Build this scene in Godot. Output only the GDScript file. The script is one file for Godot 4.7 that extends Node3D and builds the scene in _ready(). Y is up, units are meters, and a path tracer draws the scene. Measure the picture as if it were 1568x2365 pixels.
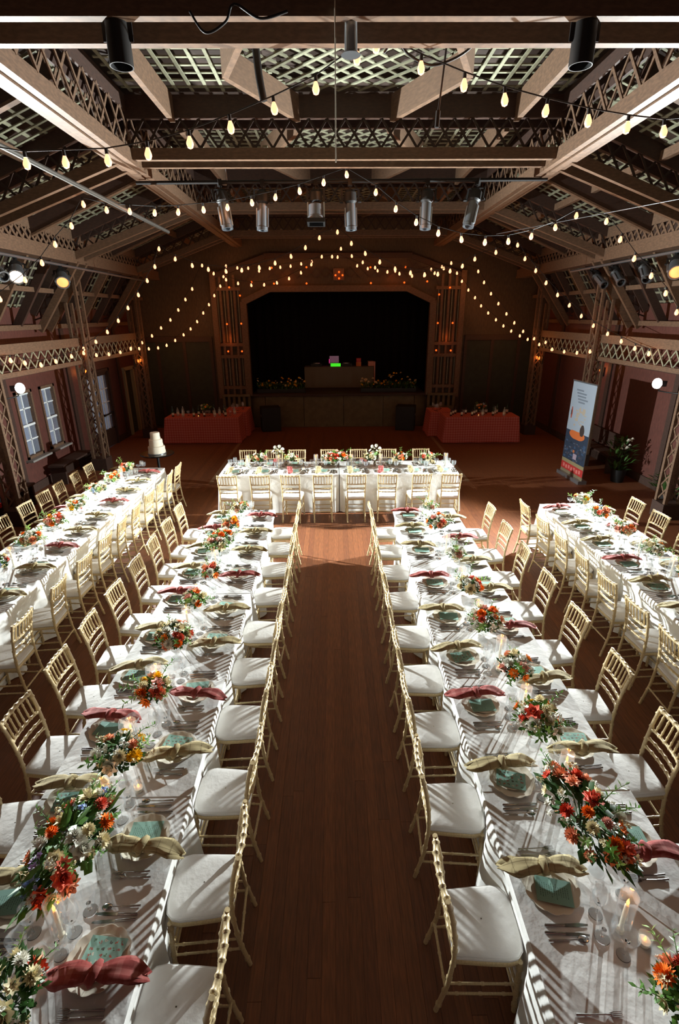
extends Node3D
# A timber hall laid for a wedding dinner, seen from its balcony: four long tables, a head table, a stage, lattice roof and strings of bulbs.

const HALL_X := 0.2
const TRUSS_Z := [-5.0, -8.65, -12.3, -15.95]
const BULBS := {
	1: [Vector3(-2.66, 4.86, -5.30), Vector3(-2.32, 4.87, -5.30), Vector3(-1.95, 4.88, -5.30), Vector3(-1.59, 4.93, -5.30), Vector3(-1.22, 5.01, -5.30), Vector3(-0.86, 5.12, -5.30), Vector3(-0.48, 5.25, -5.30), Vector3(-0.12, 5.39, -5.30), Vector3(0.23, 5.59, -5.30), Vector3(0.39, 5.67, -5.30), Vector3(0.76, 5.53, -5.30), Vector3(1.13, 5.41, -5.30), Vector3(1.48, 5.31, -5.30), Vector3(1.85, 5.23, -5.30), Vector3(2.22, 5.16, -5.30), Vector3(2.57, 5.11, -5.30), Vector3(2.89, 5.08, -5.30)],
	2: [Vector3(-5.33, 3.88, -8.95), Vector3(-4.87, 4.16, -8.95), Vector3(-4.55, 4.40, -8.95), Vector3(-4.29, 4.66, -8.95), Vector3(-3.99, 4.91, -8.95), Vector3(-3.76, 5.20, -8.95), Vector3(-3.42, 5.12, -8.95), Vector3(-3.07, 5.10, -8.95), Vector3(-2.69, 5.08, -8.95), Vector3(-2.33, 5.09, -8.95), Vector3(-1.95, 5.12, -8.95), Vector3(-1.58, 5.15, -8.95), Vector3(-1.21, 5.21, -8.95), Vector3(-0.84, 5.28, -8.95), Vector3(-0.48, 5.36, -8.95), Vector3(-0.11, 5.47, -8.95), Vector3(0.23, 5.57, -8.95), Vector3(0.68, 5.34, -8.95), Vector3(0.99, 5.12, -8.95), Vector3(1.31, 4.94, -8.95), Vector3(1.66, 4.79, -8.95), Vector3(2.02, 4.70, -8.95), Vector3(2.40, 4.66, -8.95), Vector3(2.76, 4.67, -8.95), Vector3(3.12, 4.74, -8.95), Vector3(3.47, 4.86, -8.95), Vector3(3.78, 5.02, -8.95), Vector3(4.26, 4.94, -8.95), Vector3(4.53, 4.69, -8.95), Vector3(4.80, 4.42, -8.95), Vector3(5.12, 4.17, -8.95), Vector3(5.41, 3.91, -8.95), Vector3(5.66, 3.62, -8.95)],
	3: [Vector3(-5.74, 2.92, -12.42), Vector3(-5.47, 3.07, -12.50), Vector3(-5.17, 3.28, -12.50), Vector3(-4.88, 3.52, -12.50), Vector3(-4.62, 3.79, -12.50), Vector3(-4.35, 4.06, -12.50), Vector3(-4.11, 4.35, -12.50), Vector3(-3.90, 4.63, -12.50), Vector3(-3.76, 4.98, -12.50), Vector3(-3.43, 4.78, -12.50), Vector3(-3.08, 4.65, -12.50), Vector3(-2.73, 4.57, -12.50), Vector3(-2.35, 4.53, -12.50), Vector3(-1.99, 4.55, -12.50), Vector3(-1.61, 4.60, -12.50), Vector3(-1.25, 4.69, -12.50), Vector3(-0.90, 4.82, -12.50), Vector3(-0.57, 4.99, -12.50), Vector3(-0.26, 5.18, -12.50), Vector3(0.13, 5.29, -12.50), Vector3(0.43, 5.07, -12.50), Vector3(0.73, 4.87, -12.50), Vector3(1.06, 4.70, -12.50), Vector3(1.40, 4.56, -12.50), Vector3(1.75, 4.48, -12.50), Vector3(2.06, 4.44, -12.50), Vector3(2.36, 4.45, -12.50), Vector3(2.63, 4.51, -12.50), Vector3(2.90, 4.61, -12.50), Vector3(3.16, 4.75, -12.50), Vector3(3.61, 4.88, -12.50), Vector3(4.07, 5.02, -12.50), Vector3(4.27, 4.75, -12.50), Vector3(4.54, 4.51, -12.50), Vector3(4.81, 4.26, -12.50), Vector3(5.10, 4.01, -12.50), Vector3(5.41, 3.79, -12.50), Vector3(5.72, 3.56, -12.50), Vector3(6.04, 3.35, -12.50), Vector3(6.10, 3.19, -11.92), Vector3(6.10, 3.06, -11.31), Vector3(6.10, 2.95, -10.74), Vector3(6.10, 2.88, -10.23)],
	4: [Vector3(-5.74, 2.78, -15.31), Vector3(-5.68, 2.88, -16.10), Vector3(-5.36, 3.07, -16.10), Vector3(-5.06, 3.29, -16.10), Vector3(-4.76, 3.51, -16.10), Vector3(-4.50, 3.78, -16.10), Vector3(-4.26, 4.06, -16.10), Vector3(-4.03, 4.34, -16.10), Vector3(-3.68, 4.95, -16.10), Vector3(-3.37, 4.74, -16.10), Vector3(-3.04, 4.58, -16.10), Vector3(-2.70, 4.48, -16.10), Vector3(-2.33, 4.43, -16.10), Vector3(-1.95, 4.44, -16.10), Vector3(-1.59, 4.49, -16.10), Vector3(-1.23, 4.60, -16.10), Vector3(-0.89, 4.75, -16.10), Vector3(-0.58, 4.96, -16.10), Vector3(-0.28, 5.16, -16.10), Vector3(0.01, 5.16, -16.10), Vector3(0.26, 5.36, -16.10), Vector3(0.56, 5.17, -16.10), Vector3(0.88, 5.01, -16.10), Vector3(1.23, 4.87, -16.10), Vector3(1.59, 4.76, -16.10), Vector3(1.93, 4.71, -16.10), Vector3(2.30, 4.65, -16.10), Vector3(2.65, 4.66, -16.10), Vector3(2.95, 4.72, -16.10), Vector3(3.20, 4.84, -16.10), Vector3(3.40, 4.98, -16.10), Vector3(4.19, 4.76, -16.10), Vector3(4.39, 4.47, -16.10), Vector3(4.62, 4.17, -16.10), Vector3(4.87, 3.90, -16.10), Vector3(5.13, 3.62, -16.10), Vector3(5.40, 3.37, -16.10), Vector3(5.69, 3.13, -16.10), Vector3(6.05, 2.92, -16.10), Vector3(6.10, 2.85, -15.33), Vector3(6.10, 2.69, -14.81)],
	5: [Vector3(-5.74, 2.83, -12.38), Vector3(-5.74, 2.74, -13.02), Vector3(-5.74, 2.71, -13.75), Vector3(-5.74, 2.71, -14.52), Vector3(-5.74, 2.75, -15.30), Vector3(-5.74, 2.72, -15.95), Vector3(-5.66, 2.68, -16.55), Vector3(-5.39, 2.70, -16.62), Vector3(-5.14, 2.77, -16.70), Vector3(-4.88, 2.91, -16.78), Vector3(-4.63, 3.07, -16.85), Vector3(-4.41, 3.24, -16.93), Vector3(-4.21, 3.45, -17.00), Vector3(-4.00, 3.70, -17.07), Vector3(-3.83, 3.94, -17.15), Vector3(-3.65, 4.20, -17.23), Vector3(-3.46, 4.47, -17.30), Vector3(-3.33, 4.74, -17.30), Vector3(-3.23, 5.03, -17.30), Vector3(-2.89, 4.98, -17.30), Vector3(-2.56, 4.97, -17.30), Vector3(-2.24, 4.89, -17.30), Vector3(-1.90, 4.96, -17.30), Vector3(-1.58, 4.99, -17.30), Vector3(-1.26, 5.02, -17.30), Vector3(-0.94, 5.08, -17.30), Vector3(-0.61, 5.14, -17.30), Vector3(0.18, 5.26, -17.30), Vector3(0.78, 5.02, -17.30), Vector3(1.10, 4.94, -17.30), Vector3(1.40, 4.88, -17.30), Vector3(1.94, 4.87, -17.30), Vector3(2.42, 4.79, -17.30), Vector3(3.05, 4.91, -17.30), Vector3(3.38, 4.98, -17.30), Vector3(3.85, 4.80, -17.30), Vector3(4.03, 4.57, -17.30), Vector3(4.25, 4.32, -17.30), Vector3(4.48, 4.10, -17.30), Vector3(4.66, 3.86, -17.20), Vector3(4.87, 3.65, -17.10), Vector3(5.11, 3.45, -17.00), Vector3(5.33, 3.27, -16.90), Vector3(5.57, 3.12, -16.80), Vector3(5.81, 2.98, -16.70), Vector3(6.04, 2.88, -16.60), Vector3(6.10, 2.77, -15.79), Vector3(6.10, 2.69, -14.81), Vector3(6.10, 2.68, -14.01), Vector3(6.10, 2.70, -13.27), Vector3(6.10, 2.77, -12.61)],
	6: [Vector3(-5.74, 2.89, -9.54), Vector3(-5.74, 2.81, -9.96), Vector3(-5.74, 2.73, -10.49), Vector3(-5.74, 2.75, -11.08), Vector3(-5.74, 2.80, -11.78)],
}
const ARCH_BULBS := [Vector2(-3.39, 3.36), Vector2(-2.93, 3.37), Vector2(-3.42, 2.52), Vector2(-2.97, 2.52), Vector2(3.40, 3.35), Vector2(3.88, 3.35), Vector2(3.40, 2.51), Vector2(3.88, 2.50), Vector2(-3.23, 4.44), Vector2(-2.91, 4.20), Vector2(-2.52, 4.59), Vector2(-1.82, 4.54), Vector2(-0.80, 4.54), Vector2(1.22, 4.54), Vector2(2.27, 4.55), Vector2(2.99, 4.58), Vector2(3.39, 4.20), Vector2(3.72, 4.40), Vector2(0.22, 4.86), Vector2(0.11, 4.77), Vector2(0.33, 4.77), Vector2(0.22, 4.68), Vector2(-1.87, 4.99), Vector2(-0.79, 5.00), Vector2(1.20, 4.99), Vector2(2.29, 4.99)]

var mats := {}
var counts := {}
var shapes := {}
var rng := RandomNumberGenerator.new()
var unit_box: BoxMesh

# ---------------------------------------------------------------- mesh building
class MB:
	var v := PackedVector3Array()
	var n := PackedVector3Array()
	var uv := PackedVector2Array()
	var ix := PackedInt32Array()

	func box(c: Vector3, s: Vector3, b := Basis()) -> void:
		var h := s * 0.5
		for f in [[Vector3.RIGHT, Vector3.UP, Vector3.BACK], [Vector3.LEFT, Vector3.UP, Vector3.FORWARD], [Vector3.UP, Vector3.BACK, Vector3.RIGHT], [Vector3.DOWN, Vector3.BACK, Vector3.LEFT], [Vector3.BACK, Vector3.UP, Vector3.LEFT], [Vector3.FORWARD, Vector3.UP, Vector3.RIGHT]]:
			var o := v.size()
			for k in [[-1, -1], [-1, 1], [1, 1], [1, -1]]:
				var p: Vector3 = (f[0] + f[1] * k[0] + f[2] * k[1]) * h
				v.append(c + b * p)
				n.append((b * f[0]).normalized())
				uv.append(Vector2(k[1] * 0.5 + 0.5, 0.5 - k[0] * 0.5))
			ix.append_array([o, o + 1, o + 2, o, o + 2, o + 3])

	func beam(a: Vector3, b: Vector3, wide: float, tall: float, up := Vector3.UP) -> void:
		var d := b - a
		var z := d.normalized()
		var x := up.cross(z).normalized()
		var y := z.cross(x).normalized()
		box((a + b) * 0.5, Vector3(wide, tall, d.length()), Basis(x, y, z))

	# rows of points; wrap joins the last column to the first
	func grid(rows: Array, wrap := false) -> void:
		var o := v.size()
		var nr := rows.size()
		var nc: int = rows[0].size()
		var acc := PackedVector3Array()
		acc.resize(nr * nc)
		var cols := nc if wrap else nc - 1
		for r in nr:
			for c in nc:
				v.append(rows[r][c])
				uv.append(Vector2(float(c) / maxf(nc - 1, 1), float(r) / maxf(nr - 1, 1)))
		for r in nr - 1:
			for c in cols:
				var c2 := (c + 1) % nc
				var a := r * nc + c
				var b := r * nc + c2
				var d := (r + 1) * nc + c
				var e := (r + 1) * nc + c2
				var f := (v[o + d] - v[o + b]).cross(v[o + e] - v[o + a])
				acc[a] += f
				acc[b] += f
				acc[d] += f
				acc[e] += f
				ix.append_array([o + a, o + b, o + e, o + a, o + e, o + d])
		for k in acc.size():
			n.append(acc[k].normalized() if acc[k].length_squared() > 1e-18 else Vector3.UP)

	func fan(ring: PackedVector3Array, _towards: Vector3) -> void:
		var o := v.size()
		var normal := Vector3.ZERO
		var mid := Vector3.ZERO
		for p in ring:
			mid += p
		mid /= ring.size()
		for k in ring.size():
			normal += (ring[(k + 1) % ring.size()] - mid).cross(ring[k] - mid)
		normal = normal.normalized()
		v.append(mid)
		n.append(normal)
		uv.append(Vector2(0.5, 0.5))
		for p in ring:
			v.append(p)
			n.append(normal)
			uv.append(Vector2(0, 0))
		for k in ring.size():
			ix.append_array([o, o + 1 + k, o + 1 + (k + 1) % ring.size()])

	func lathe(profile: Array, sides := 16, at := Transform3D(), lobes := 0, depth := 0.0) -> void:
		# profile of Vector2(radius, height); splits where it turns sharply
		var part: Array = [profile[0]]
		for k in range(1, profile.size()):
			part.append(profile[k])
			var cut := k == profile.size() - 1
			if not cut:
				var d1: Vector2 = profile[k] - profile[k - 1]
				var d2: Vector2 = profile[k + 1] - profile[k]
				cut = absf(d1.angle_to(d2)) > 0.7
			if cut:
				var rows: Array = []
				for p in part:
					var ring := PackedVector3Array()
					for s in sides:
						var a := TAU * s / sides
						var r: float = p.x * (1.0 + (depth * absf(sin(a * lobes * 0.5)) if lobes > 0 else 0.0))
						ring.append(at * Vector3(r * cos(a), p.y, r * sin(a)))
					rows.append(ring)
				grid(rows, true)
				part = [profile[k]]

	func tube(path: Array, radii: Array, sides := 8, caps := true) -> void:
		var rows: Array = []
		var side := Vector3.RIGHT
		for k in path.size():
			var d: Vector3 = (path[mini(k + 1, path.size() - 1)] - path[maxi(k - 1, 0)]).normalized()
			if k == 0:
				side = d.cross(Vector3.UP if absf(d.y) < 0.9 else Vector3.RIGHT).normalized()
			else:
				side = (side - d * side.dot(d)).normalized()
			var other := d.cross(side)
			var r: float = radii[k] if radii.size() > 1 else radii[0]
			var ring := PackedVector3Array()
			for s in sides:
				var a := TAU * s / sides
				ring.append(path[k] + (side * cos(a) + other * sin(a)) * r)
			rows.append(ring)
		grid(rows, true)
		if caps:
			fan(rows[0], (path[0] - path[1]).normalized())
			fan(rows[-1], (path[-1] - path[-2]).normalized())

	# a cane with bamboo knuckles along a path
	func cane(path: Array, r: float, knots: int, sides := 8) -> void:
		var c := Curve3D.new()
		c.bake_interval = 0.02
		for p in path:
			c.add_point(p)
		var total := c.get_baked_length()
		var ts: Array = [[0.0, 1.0]]
		var bends := path.size() > 2
		for k in knots:
			var t := (k + 0.5) / knots * total
			if bends and k > 0:
				ts.append([(k + 0.0) / knots * total, 1.0])
			ts.append([t - 0.011, 1.0])
			ts.append([t - 0.005, 1.32])
			ts.append([t + 0.005, 1.32])
			ts.append([t + 0.011, 1.0])
		ts.append([total, 1.0])
		var pts: Array = []
		var rad: Array = []
		for t in ts:
			pts.append(c.sample_baked(t[0]))
			rad.append(r * t[1])
		tube(pts, rad, sides)

	func ball(c: Vector3, r: Vector3, rings := 8, sides := 12) -> void:
		var rows: Array = []
		for k in rings + 1:
			var a := PI * k / rings
			var ring := PackedVector3Array()
			for s in sides:
				var b := TAU * s / sides
				ring.append(c + Vector3(sin(a) * cos(b), cos(a), sin(a) * sin(b)) * r)
			rows.append(ring)
		grid(rows, true)

	# a petal or leaf: rows from root to tip along y and bent in z
	func petal(at: Transform3D, long: float, wide: float, cup: float, curl: float, steps := 3, tip := 0.5) -> void:
		var rows: Array = []
		for k in steps + 1:
			var t := float(k) / steps
			var w := wide * 0.5 * sin(PI * clampf(pow(t, tip + 0.2) * 0.86 + 0.1, 0, 1))
			if k == steps:
				w = wide * 0.08 if tip < 0.9 else 0.001
			var y := long * t
			var z := curl * t * t * long
			var row := PackedVector3Array()
			for s in [-1.0, 0.0, 1.0]:
				row.append(at * Vector3(s * w, y, z + absf(s) * cup * w))
			rows.append(row)
		grid(rows)

	func add(m: MB, at: Transform3D) -> void:
		var o := v.size()
		for p in m.v:
			v.append(at * p)
		for q in m.n:
			n.append((at.basis * q).normalized())
		uv.append_array(m.uv)
		for i in m.ix:
			ix.append(o + i)

	func done() -> ArrayMesh:
		var a := []
		a.resize(Mesh.ARRAY_MAX)
		a[Mesh.ARRAY_VERTEX] = v
		a[Mesh.ARRAY_NORMAL] = n
		a[Mesh.ARRAY_TEX_UV] = uv
		a[Mesh.ARRAY_INDEX] = ix
		var m := ArrayMesh.new()
		m.add_surface_from_arrays(Mesh.PRIMITIVE_TRIANGLES, a)
		return m


# ---------------------------------------------------------------- naming and placing
func numbered(called: String) -> String:
	var k: int = counts.get(called, 0)
	counts[called] = k + 1
	return called if k == 0 else "%s_%03d" % [called, k]

func tag(o: Node, label: String, category: String, group := "", kind := "") -> void:
	if label:
		o.set_meta("label", label)
	if category:
		o.set_meta("category", category)
	if group:
		o.set_meta("group", group)
	if kind:
		o.set_meta("kind", kind)

func thing(called: String, label: String, category: String, at := Transform3D(), group := "") -> Node3D:
	var o := Node3D.new()
	o.name = numbered(called)
	add_child(o)
	o.transform = at
	tag(o, label, category, group)
	return o

func place(o: Node3D, label: String, at: Transform3D, group := "") -> Node3D:
	# a copy of a finished thing with its parts
	var c: Node3D = o.duplicate()
	c.name = numbered(String(o.get_meta("base")))
	add_child(c)
	c.transform = at
	c.visible = true
	tag(c, label, String(o.get_meta("kind_of")), group)
	return c

func proto(called: String, category: String) -> Node3D:
	var o := Node3D.new()
	o.name = called
	o.set_meta("base", called)
	o.set_meta("kind_of", category)
	return o

func part(parent: Node, called: String, mesh: Mesh, m: Material, at := Transform3D()) -> MeshInstance3D:
	var o := MeshInstance3D.new()
	o.name = called
	o.mesh = mesh
	o.material_override = m
	o.transform = at
	o.cast_shadow = GeometryInstance3D.SHADOW_CASTING_SETTING_ON
	parent.add_child(o, true)
	return o

func solo(called: String, mesh: Mesh, m: Material, label: String, category: String, at := Transform3D(), group := "", kind := "") -> MeshInstance3D:
	var o := MeshInstance3D.new()
	o.name = numbered(called)
	o.mesh = mesh
	o.material_override = m
	o.transform = at
	add_child(o)
	tag(o, label, category, group, kind)
	return o

func structure(called: String, mesh: Mesh, m: Material, at := Transform3D()) -> MeshInstance3D:
	var o := MeshInstance3D.new()
	o.name = called
	o.mesh = mesh
	o.material_override = m
	o.transform = at
	add_child(o)
	o.set_meta("kind", "structure")
	return o

func stick(parent: Node, called: String, a: Vector3, b: Vector3, wide: float, tall: float, m: Material, up := Vector3.UP) -> MeshInstance3D:
	# one straight piece of timber between two points; all share one box
	var d := b - a
	var z := d.normalized()
	var x := up.cross(z).normalized()
	var y := z.cross(x).normalized()
	return part(parent, called, unit_box, m, Transform3D(Basis(x * wide, y * tall, z * d.length()), (a + b) * 0.5))

func block(parent: Node, called: String, c: Vector3, s: Vector3, m: Material) -> MeshInstance3D:
	return part(parent, called, unit_box, m, Transform3D(Basis.from_scale(s), c))

func at(x: float, y: float, z: float, turn := 0.0) -> Transform3D:
	return Transform3D(Basis(Vector3.UP, deg_to_rad(turn)), Vector3(x, y, z))

# ---------------------------------------------------------------- materials
func noise_texture(freq: float, c1: Color, c2: Color, octaves := 4, size := 512, seed_ := 1, kind := FastNoiseLite.TYPE_SIMPLEX_SMOOTH) -> NoiseTexture2D:
	var f := FastNoiseLite.new()
	f.noise_type = kind
	f.frequency = freq
	f.seed = seed_
	f.fractal_octaves = octaves
	var t := NoiseTexture2D.new()
	t.width = size
	t.height = size
	t.seamless = true
	t.noise = f
	var g := Gradient.new()
	g.set_color(0, c1)
	g.set_color(1, c2)
	t.color_ramp = g
	return t

func bump_texture(freq: float, strength: float, size := 512, seed_ := 5) -> NoiseTexture2D:
	var f := FastNoiseLite.new()
	f.frequency = freq
	f.seed = seed_
	var t := NoiseTexture2D.new()
	t.width = size
	t.height = size
	t.seamless = true
	t.as_normal_map = true
	t.bump_strength = strength
	t.noise = f
	return t

func mat(called: String, c: Color, rough := 0.7, metal := 0.0) -> StandardMaterial3D:
	if mats.has(called):
		return mats[called]
	var m := StandardMaterial3D.new()
	m.resource_name = called
	m.albedo_color = c
	m.roughness = rough
	m.metallic = metal
	mats[called] = m
	return m

func grained(called: String, tint: Color, tex: Texture2D, scale: Vector3, rough := 0.6) -> StandardMaterial3D:
	var m := mat(called, tint, rough)
	m.albedo_texture = tex
	m.uv1_triplanar = true
	m.uv1_world_triplanar = true
	m.uv1_scale = scale
	return m

func glowing(called: String, c: Color, energy: float) -> StandardMaterial3D:
	var m := mat(called, c, 0.4)
	m.emission_enabled = true
	m.emission = c
	m.emission_energy_multiplier = energy
	return m

func glass(called: String, c: Color) -> StandardMaterial3D:
	var m := mat(called, c, 0.03)
	m.transparency = BaseMaterial3D.TRANSPARENCY_ALPHA
	m.metallic_specular = 0.75
	return m

func make_materials() -> void:
	unit_box = BoxMesh.new()
	unit_box.size = Vector3.ONE
	var grain := noise_texture(0.02, Color(0.72, 0.72, 0.72), Color(1, 1, 1), 5)
	var blot := noise_texture(0.01, Color(0.8, 0.8, 0.8), Color(1, 1, 1), 3, 512, 9)
	grained("truss_wood", Color(0.43, 0.325, 0.24), grain, Vector3(0.9, 2.5, 0.9), 0.65)
	grained("truss_wood_dark", Color(0.25, 0.16, 0.115), grain, Vector3(0.9, 2.5, 0.9), 0.65)
	grained("roof_boards", Color(0.2, 0.13, 0.085), grain, Vector3(0.4, 3.0, 1.8), 0.7)
	grained("pale_slat", Color(0.53, 0.53, 0.44), blot, Vector3(1.3, 1.3, 1.3), 0.65)
	for k in 5:
		var c: Color = [Color(0.5, 0.29, 0.155), Color(0.46, 0.262, 0.14), Color(0.515, 0.3, 0.163), Color(0.465, 0.263, 0.142), Color(0.48, 0.275, 0.147)][k]
		var m := grained("floor_%d" % k, c, grain, Vector3(5.0, 5.0, 0.45), 0.58)
		m.uv1_offset = Vector3(0.13 * k, 0.2 * k, 0.31 * k)
	grained("wall_boards", Color(0.38, 0.21, 0.17), grain, Vector3(2.2, 0.5, 2.2), 0.6)
	grained("end_wall", Color(0.3, 0.24, 0.17), grain, Vector3(1.6, 0.5, 1.6), 0.7)
	grained("dark_green_board", Color(0.17, 0.19, 0.15), blot, Vector3(0.8, 0.8, 0.8), 0.75)
	grained("stage_panel", Color(0.42, 0.37, 0.27), blot, Vector3(0.7, 0.7, 0.7), 0.7)
	mat("frame_white", Color(0.82, 0.84, 0.84), 0.5)
	mat("black", Color(0.03, 0.03, 0.03), 0.55)
	mat("black_gloss", Color(0.035, 0.035, 0.04), 0.25)
	mat("drape_black", Color(0.035, 0.03, 0.028), 0.95)
	mat("steel", Color(0.62, 0.64, 0.66), 0.3, 0.85)
	mat("silverware", Color(0.72, 0.72, 0.72), 0.18, 1.0)
	var linen := mat("linen", Color(0.83, 0.825, 0.81), 0.92)
	linen.normal_enabled = true
	linen.normal_texture = bump_texture(0.012, 5.0)
	linen.normal_scale = 0.35
	linen.uv1_triplanar = true
	linen.uv1_world_triplanar = true
	linen.uv1_scale = Vector3(1.1, 1.1, 1.1)
	var gold := mat("champagne", Color(0.83, 0.745, 0.575), 0.36, 0.08)
	gold.albedo_texture = noise_texture(0.05, Color(0.8, 0.78, 0.74), Color(1, 1, 1), 3, 256, 4)
	gold.uv1_triplanar = true
	gold.uv1_scale = Vector3(6, 6, 6)
	var cushion := mat("cushion", Color(0.84, 0.83, 0.815), 0.9)
	cushion.normal_enabled = true
	cushion.normal_texture = bump_texture(0.02, 4.0, 256, 8)
	cushion.normal_scale = 0.3
	cushion.uv1_triplanar = true
	cushion.uv1_scale = Vector3(3, 3, 3)
	mat("ivory_china", Color(0.85, 0.82, 0.75), 0.2)
	glass("crystal", Color(0.85, 0.9, 0.93, 0.06))
	var drink := mat("drinkware", Color(1, 1, 1, 0.0), 0.0)
	drink.transparency = BaseMaterial3D.TRANSPARENCY_ALPHA
	drink.refraction_enabled = true
	drink.refraction_scale = 0.05
	glass("pane", Color(0.8, 0.86, 0.95, 0.12))
	glass("bottle_green", Color(0.1, 0.22, 0.1, 0.7))
	glass("bottle_clear", Color(0.75, 0.8, 0.8, 0.35))
	mat("bottle_brown", Color(0.2, 0.09, 0.03), 0.12)
	mat("paper_label", Color(0.8, 0.78, 0.7), 0.8)
	mat("wax", Color(0.88, 0.85, 0.76), 0.5)
	glowing("flame", Color(1.0, 0.62, 0.28), 5.0)
	glowing("bulb_glow", Color(1.0, 0.69, 0.5), 2.2)
	glowing("arch_bulb_glow", Color(1.0, 0.42, 0.13), 1.3)
	glowing("flash_glow", Color(1.0, 0.98, 0.96), 60.0)
	glowing("stage_lamp_glow", Color(1.0, 0.6, 0.34), 1.6)
	glowing("stage_lamp_bright", Color(1.0, 0.86, 0.74), 6.0)
	glowing("sconce_glow", Color(1.0, 0.5, 0.2), 2.2)
	mat("red", Color(0.6, 0.05, 0.05), 0.35)
	for c in [["rose_cream", Color(0.88, 0.83, 0.68)], ["rose_white", Color(0.88, 0.87, 0.82)], ["peach", Color(0.9, 0.6, 0.45)], ["coral", Color(0.86, 0.4, 0.3)], ["orange", Color(0.92, 0.48, 0.08)], ["red_orange", Color(0.78, 0.24, 0.1)], ["yellow", Color(0.95, 0.75, 0.05)], ["blush", Color(0.88, 0.66, 0.6)], ["pale_blue", Color(0.62, 0.7, 0.86)], ["lilac", Color(0.7, 0.6, 0.76)]]:
		var m := mat(c[0], c[1], 0.75)
		m.backlight_enabled = true
		m.backlight = c[1] * 0.35
	for c in [["leaf", Color(0.3, 0.46, 0.17)], ["leaf_dark", Color(0.17, 0.31, 0.11)], ["leaf_light", Color(0.42, 0.54, 0.24)]]:
		var m := mat(c[0], c[1], 0.5)
		m.backlight_enabled = true
		m.backlight = c[1] * 0.6
	mats["napkin_rose"] = plaid("napkin_rose", Color(0.54, 0.21, 0.19), Color(0.68, 0.42, 0.39), 0.0)
	mats["napkin_ochre"] = plaid("napkin_ochre", Color(0.66, 0.6, 0.44), Color(0.46, 0.4, 0.27), 1.0)
	mats["bar_check"] = plaid("bar_check", Color(0.66, 0.25, 0.22), Color(0.76, 0.45, 0.4), 2.0)
	mats["card_icons"] = card("card_icons", true)
	mats["card_text"] = card("card_text", false)

func plaid(called: String, a: Color, b: Color, style: float) -> StandardMaterial3D:
	var im := Image.create(128, 128, false, Image.FORMAT_RGB8)
	for y in 128:
		for x in 128:
			var c := a
			if style == 0.0:
				var k := (0.5 if x % 64 < 22 else 0.0) + (0.5 if y % 64 < 22 else 0.0)
				c = a.lerp(b, k)
			elif style == 1.0:
				if x % 64 < 3 or y % 64 < 3:
					c = b
			else:
				var k := (0.5 if x % 32 < 14 else 0.0) + (0.5 if y % 32 < 14 else 0.0)
				c = a.lerp(b, k)
			if (x + y) % 2 == 0:
				c = c.darkened(0.06)
			im.set_pixel(x, y, c)
	var m := mat(called, Color.WHITE, 0.9)
	m.albedo_texture = ImageTexture.create_from_image(im)
	m.uv1_triplanar = true
	m.uv1_scale = Vector3(7, 7, 7) if style < 2.0 else Vector3(3.4, 3.4, 3.4)
	m.uv1_offset = Vector3(0.1, 0.2, 0.3)
	return m

func card(called: String, icons: bool) -> StandardMaterial3D:
	var r := RandomNumberGenerator.new()
	r.seed = 11 if icons else 12
	var im := Image.create(160, 224, false, Image.FORMAT_RGB8)
	for y in 224:
		for x in 160:
			im.set_pixel(x, y, Color(0.5, 0.66, 0.6).lightened(r.randf() * 0.05))
	if icons:
		for gy in 6:
			for gx in 4:
				var c: Color = [Color(0.72, 0.3, 0.2), Color(0.25, 0.2, 0.16), Color(0.85, 0.5, 0.15), Color(0.85, 0.78, 0.7), Color(0.3, 0.42, 0.3), Color(0.6, 0.25, 0.2)][r.randi() % 6]
				var cx := 24 + gx * 36 + r.randi_range(-6, 6)
				var cy := 26 + gy * 34 + r.randi_range(-6, 6)
				for k in 5:
					im.fill_rect(Rect2i(cx + r.randi_range(-9, 5), cy + r.randi_range(-9, 5), r.randi_range(3, 11), r.randi_range(3, 11)), c.lerp(Color(0.5, 0.66, 0.6), r.randf() * 0.3))
	else:
		for k in 13:
			var w := r.randi_range(40, 96)
			var x := 80 - w / 2
			while x < 80 + w / 2:
				var l := r.randi_range(4, 13)
				im.fill_rect(Rect2i(x, 26 + k * 14, l, 4), Color(0.28, 0.4, 0.36))
				x += l + 4
	var m := mat(called, Color.WHITE, 0.85)
	m.albedo_texture = ImageTexture.create_from_image(im)
	return m

const ORD := ["first", "second", "third", "fourth", "fifth", "sixth", "seventh", "eighth", "ninth", "tenth", "eleventh", "twelfth", "thirteenth", "fourteenth", "fifteenth", "sixteenth", "seventeenth", "eighteenth"]

# ---------------------------------------------------------------- light, camera, shell
func camera_and_light() -> void:
	var cam := Camera3D.new()
	cam.name = "camera"
	cam.position = Vector3(0, 3.6, 0)
	cam.rotation_degrees = Vector3(-21.05, -0.62, -0.35)
	cam.fov = 90.12
	cam.near = 0.05
	cam.far = 100
	add_child(cam)
	cam.current = true
	var env := Environment.new()
	env.background_mode = Environment.BG_COLOR
	env.background_color = Color(0.4, 0.43, 0.5)
	env.tonemap_mode = Environment.TONE_MAPPER_LINEAR
	env.tonemap_exposure = 1.0
	env.sdfgi_enabled = true
	env.ssao_enabled = true
	env.ssil_enabled = true
	var we := WorldEnvironment.new()
	we.name = "world"
	we.environment = env
	add_child(we)

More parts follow.
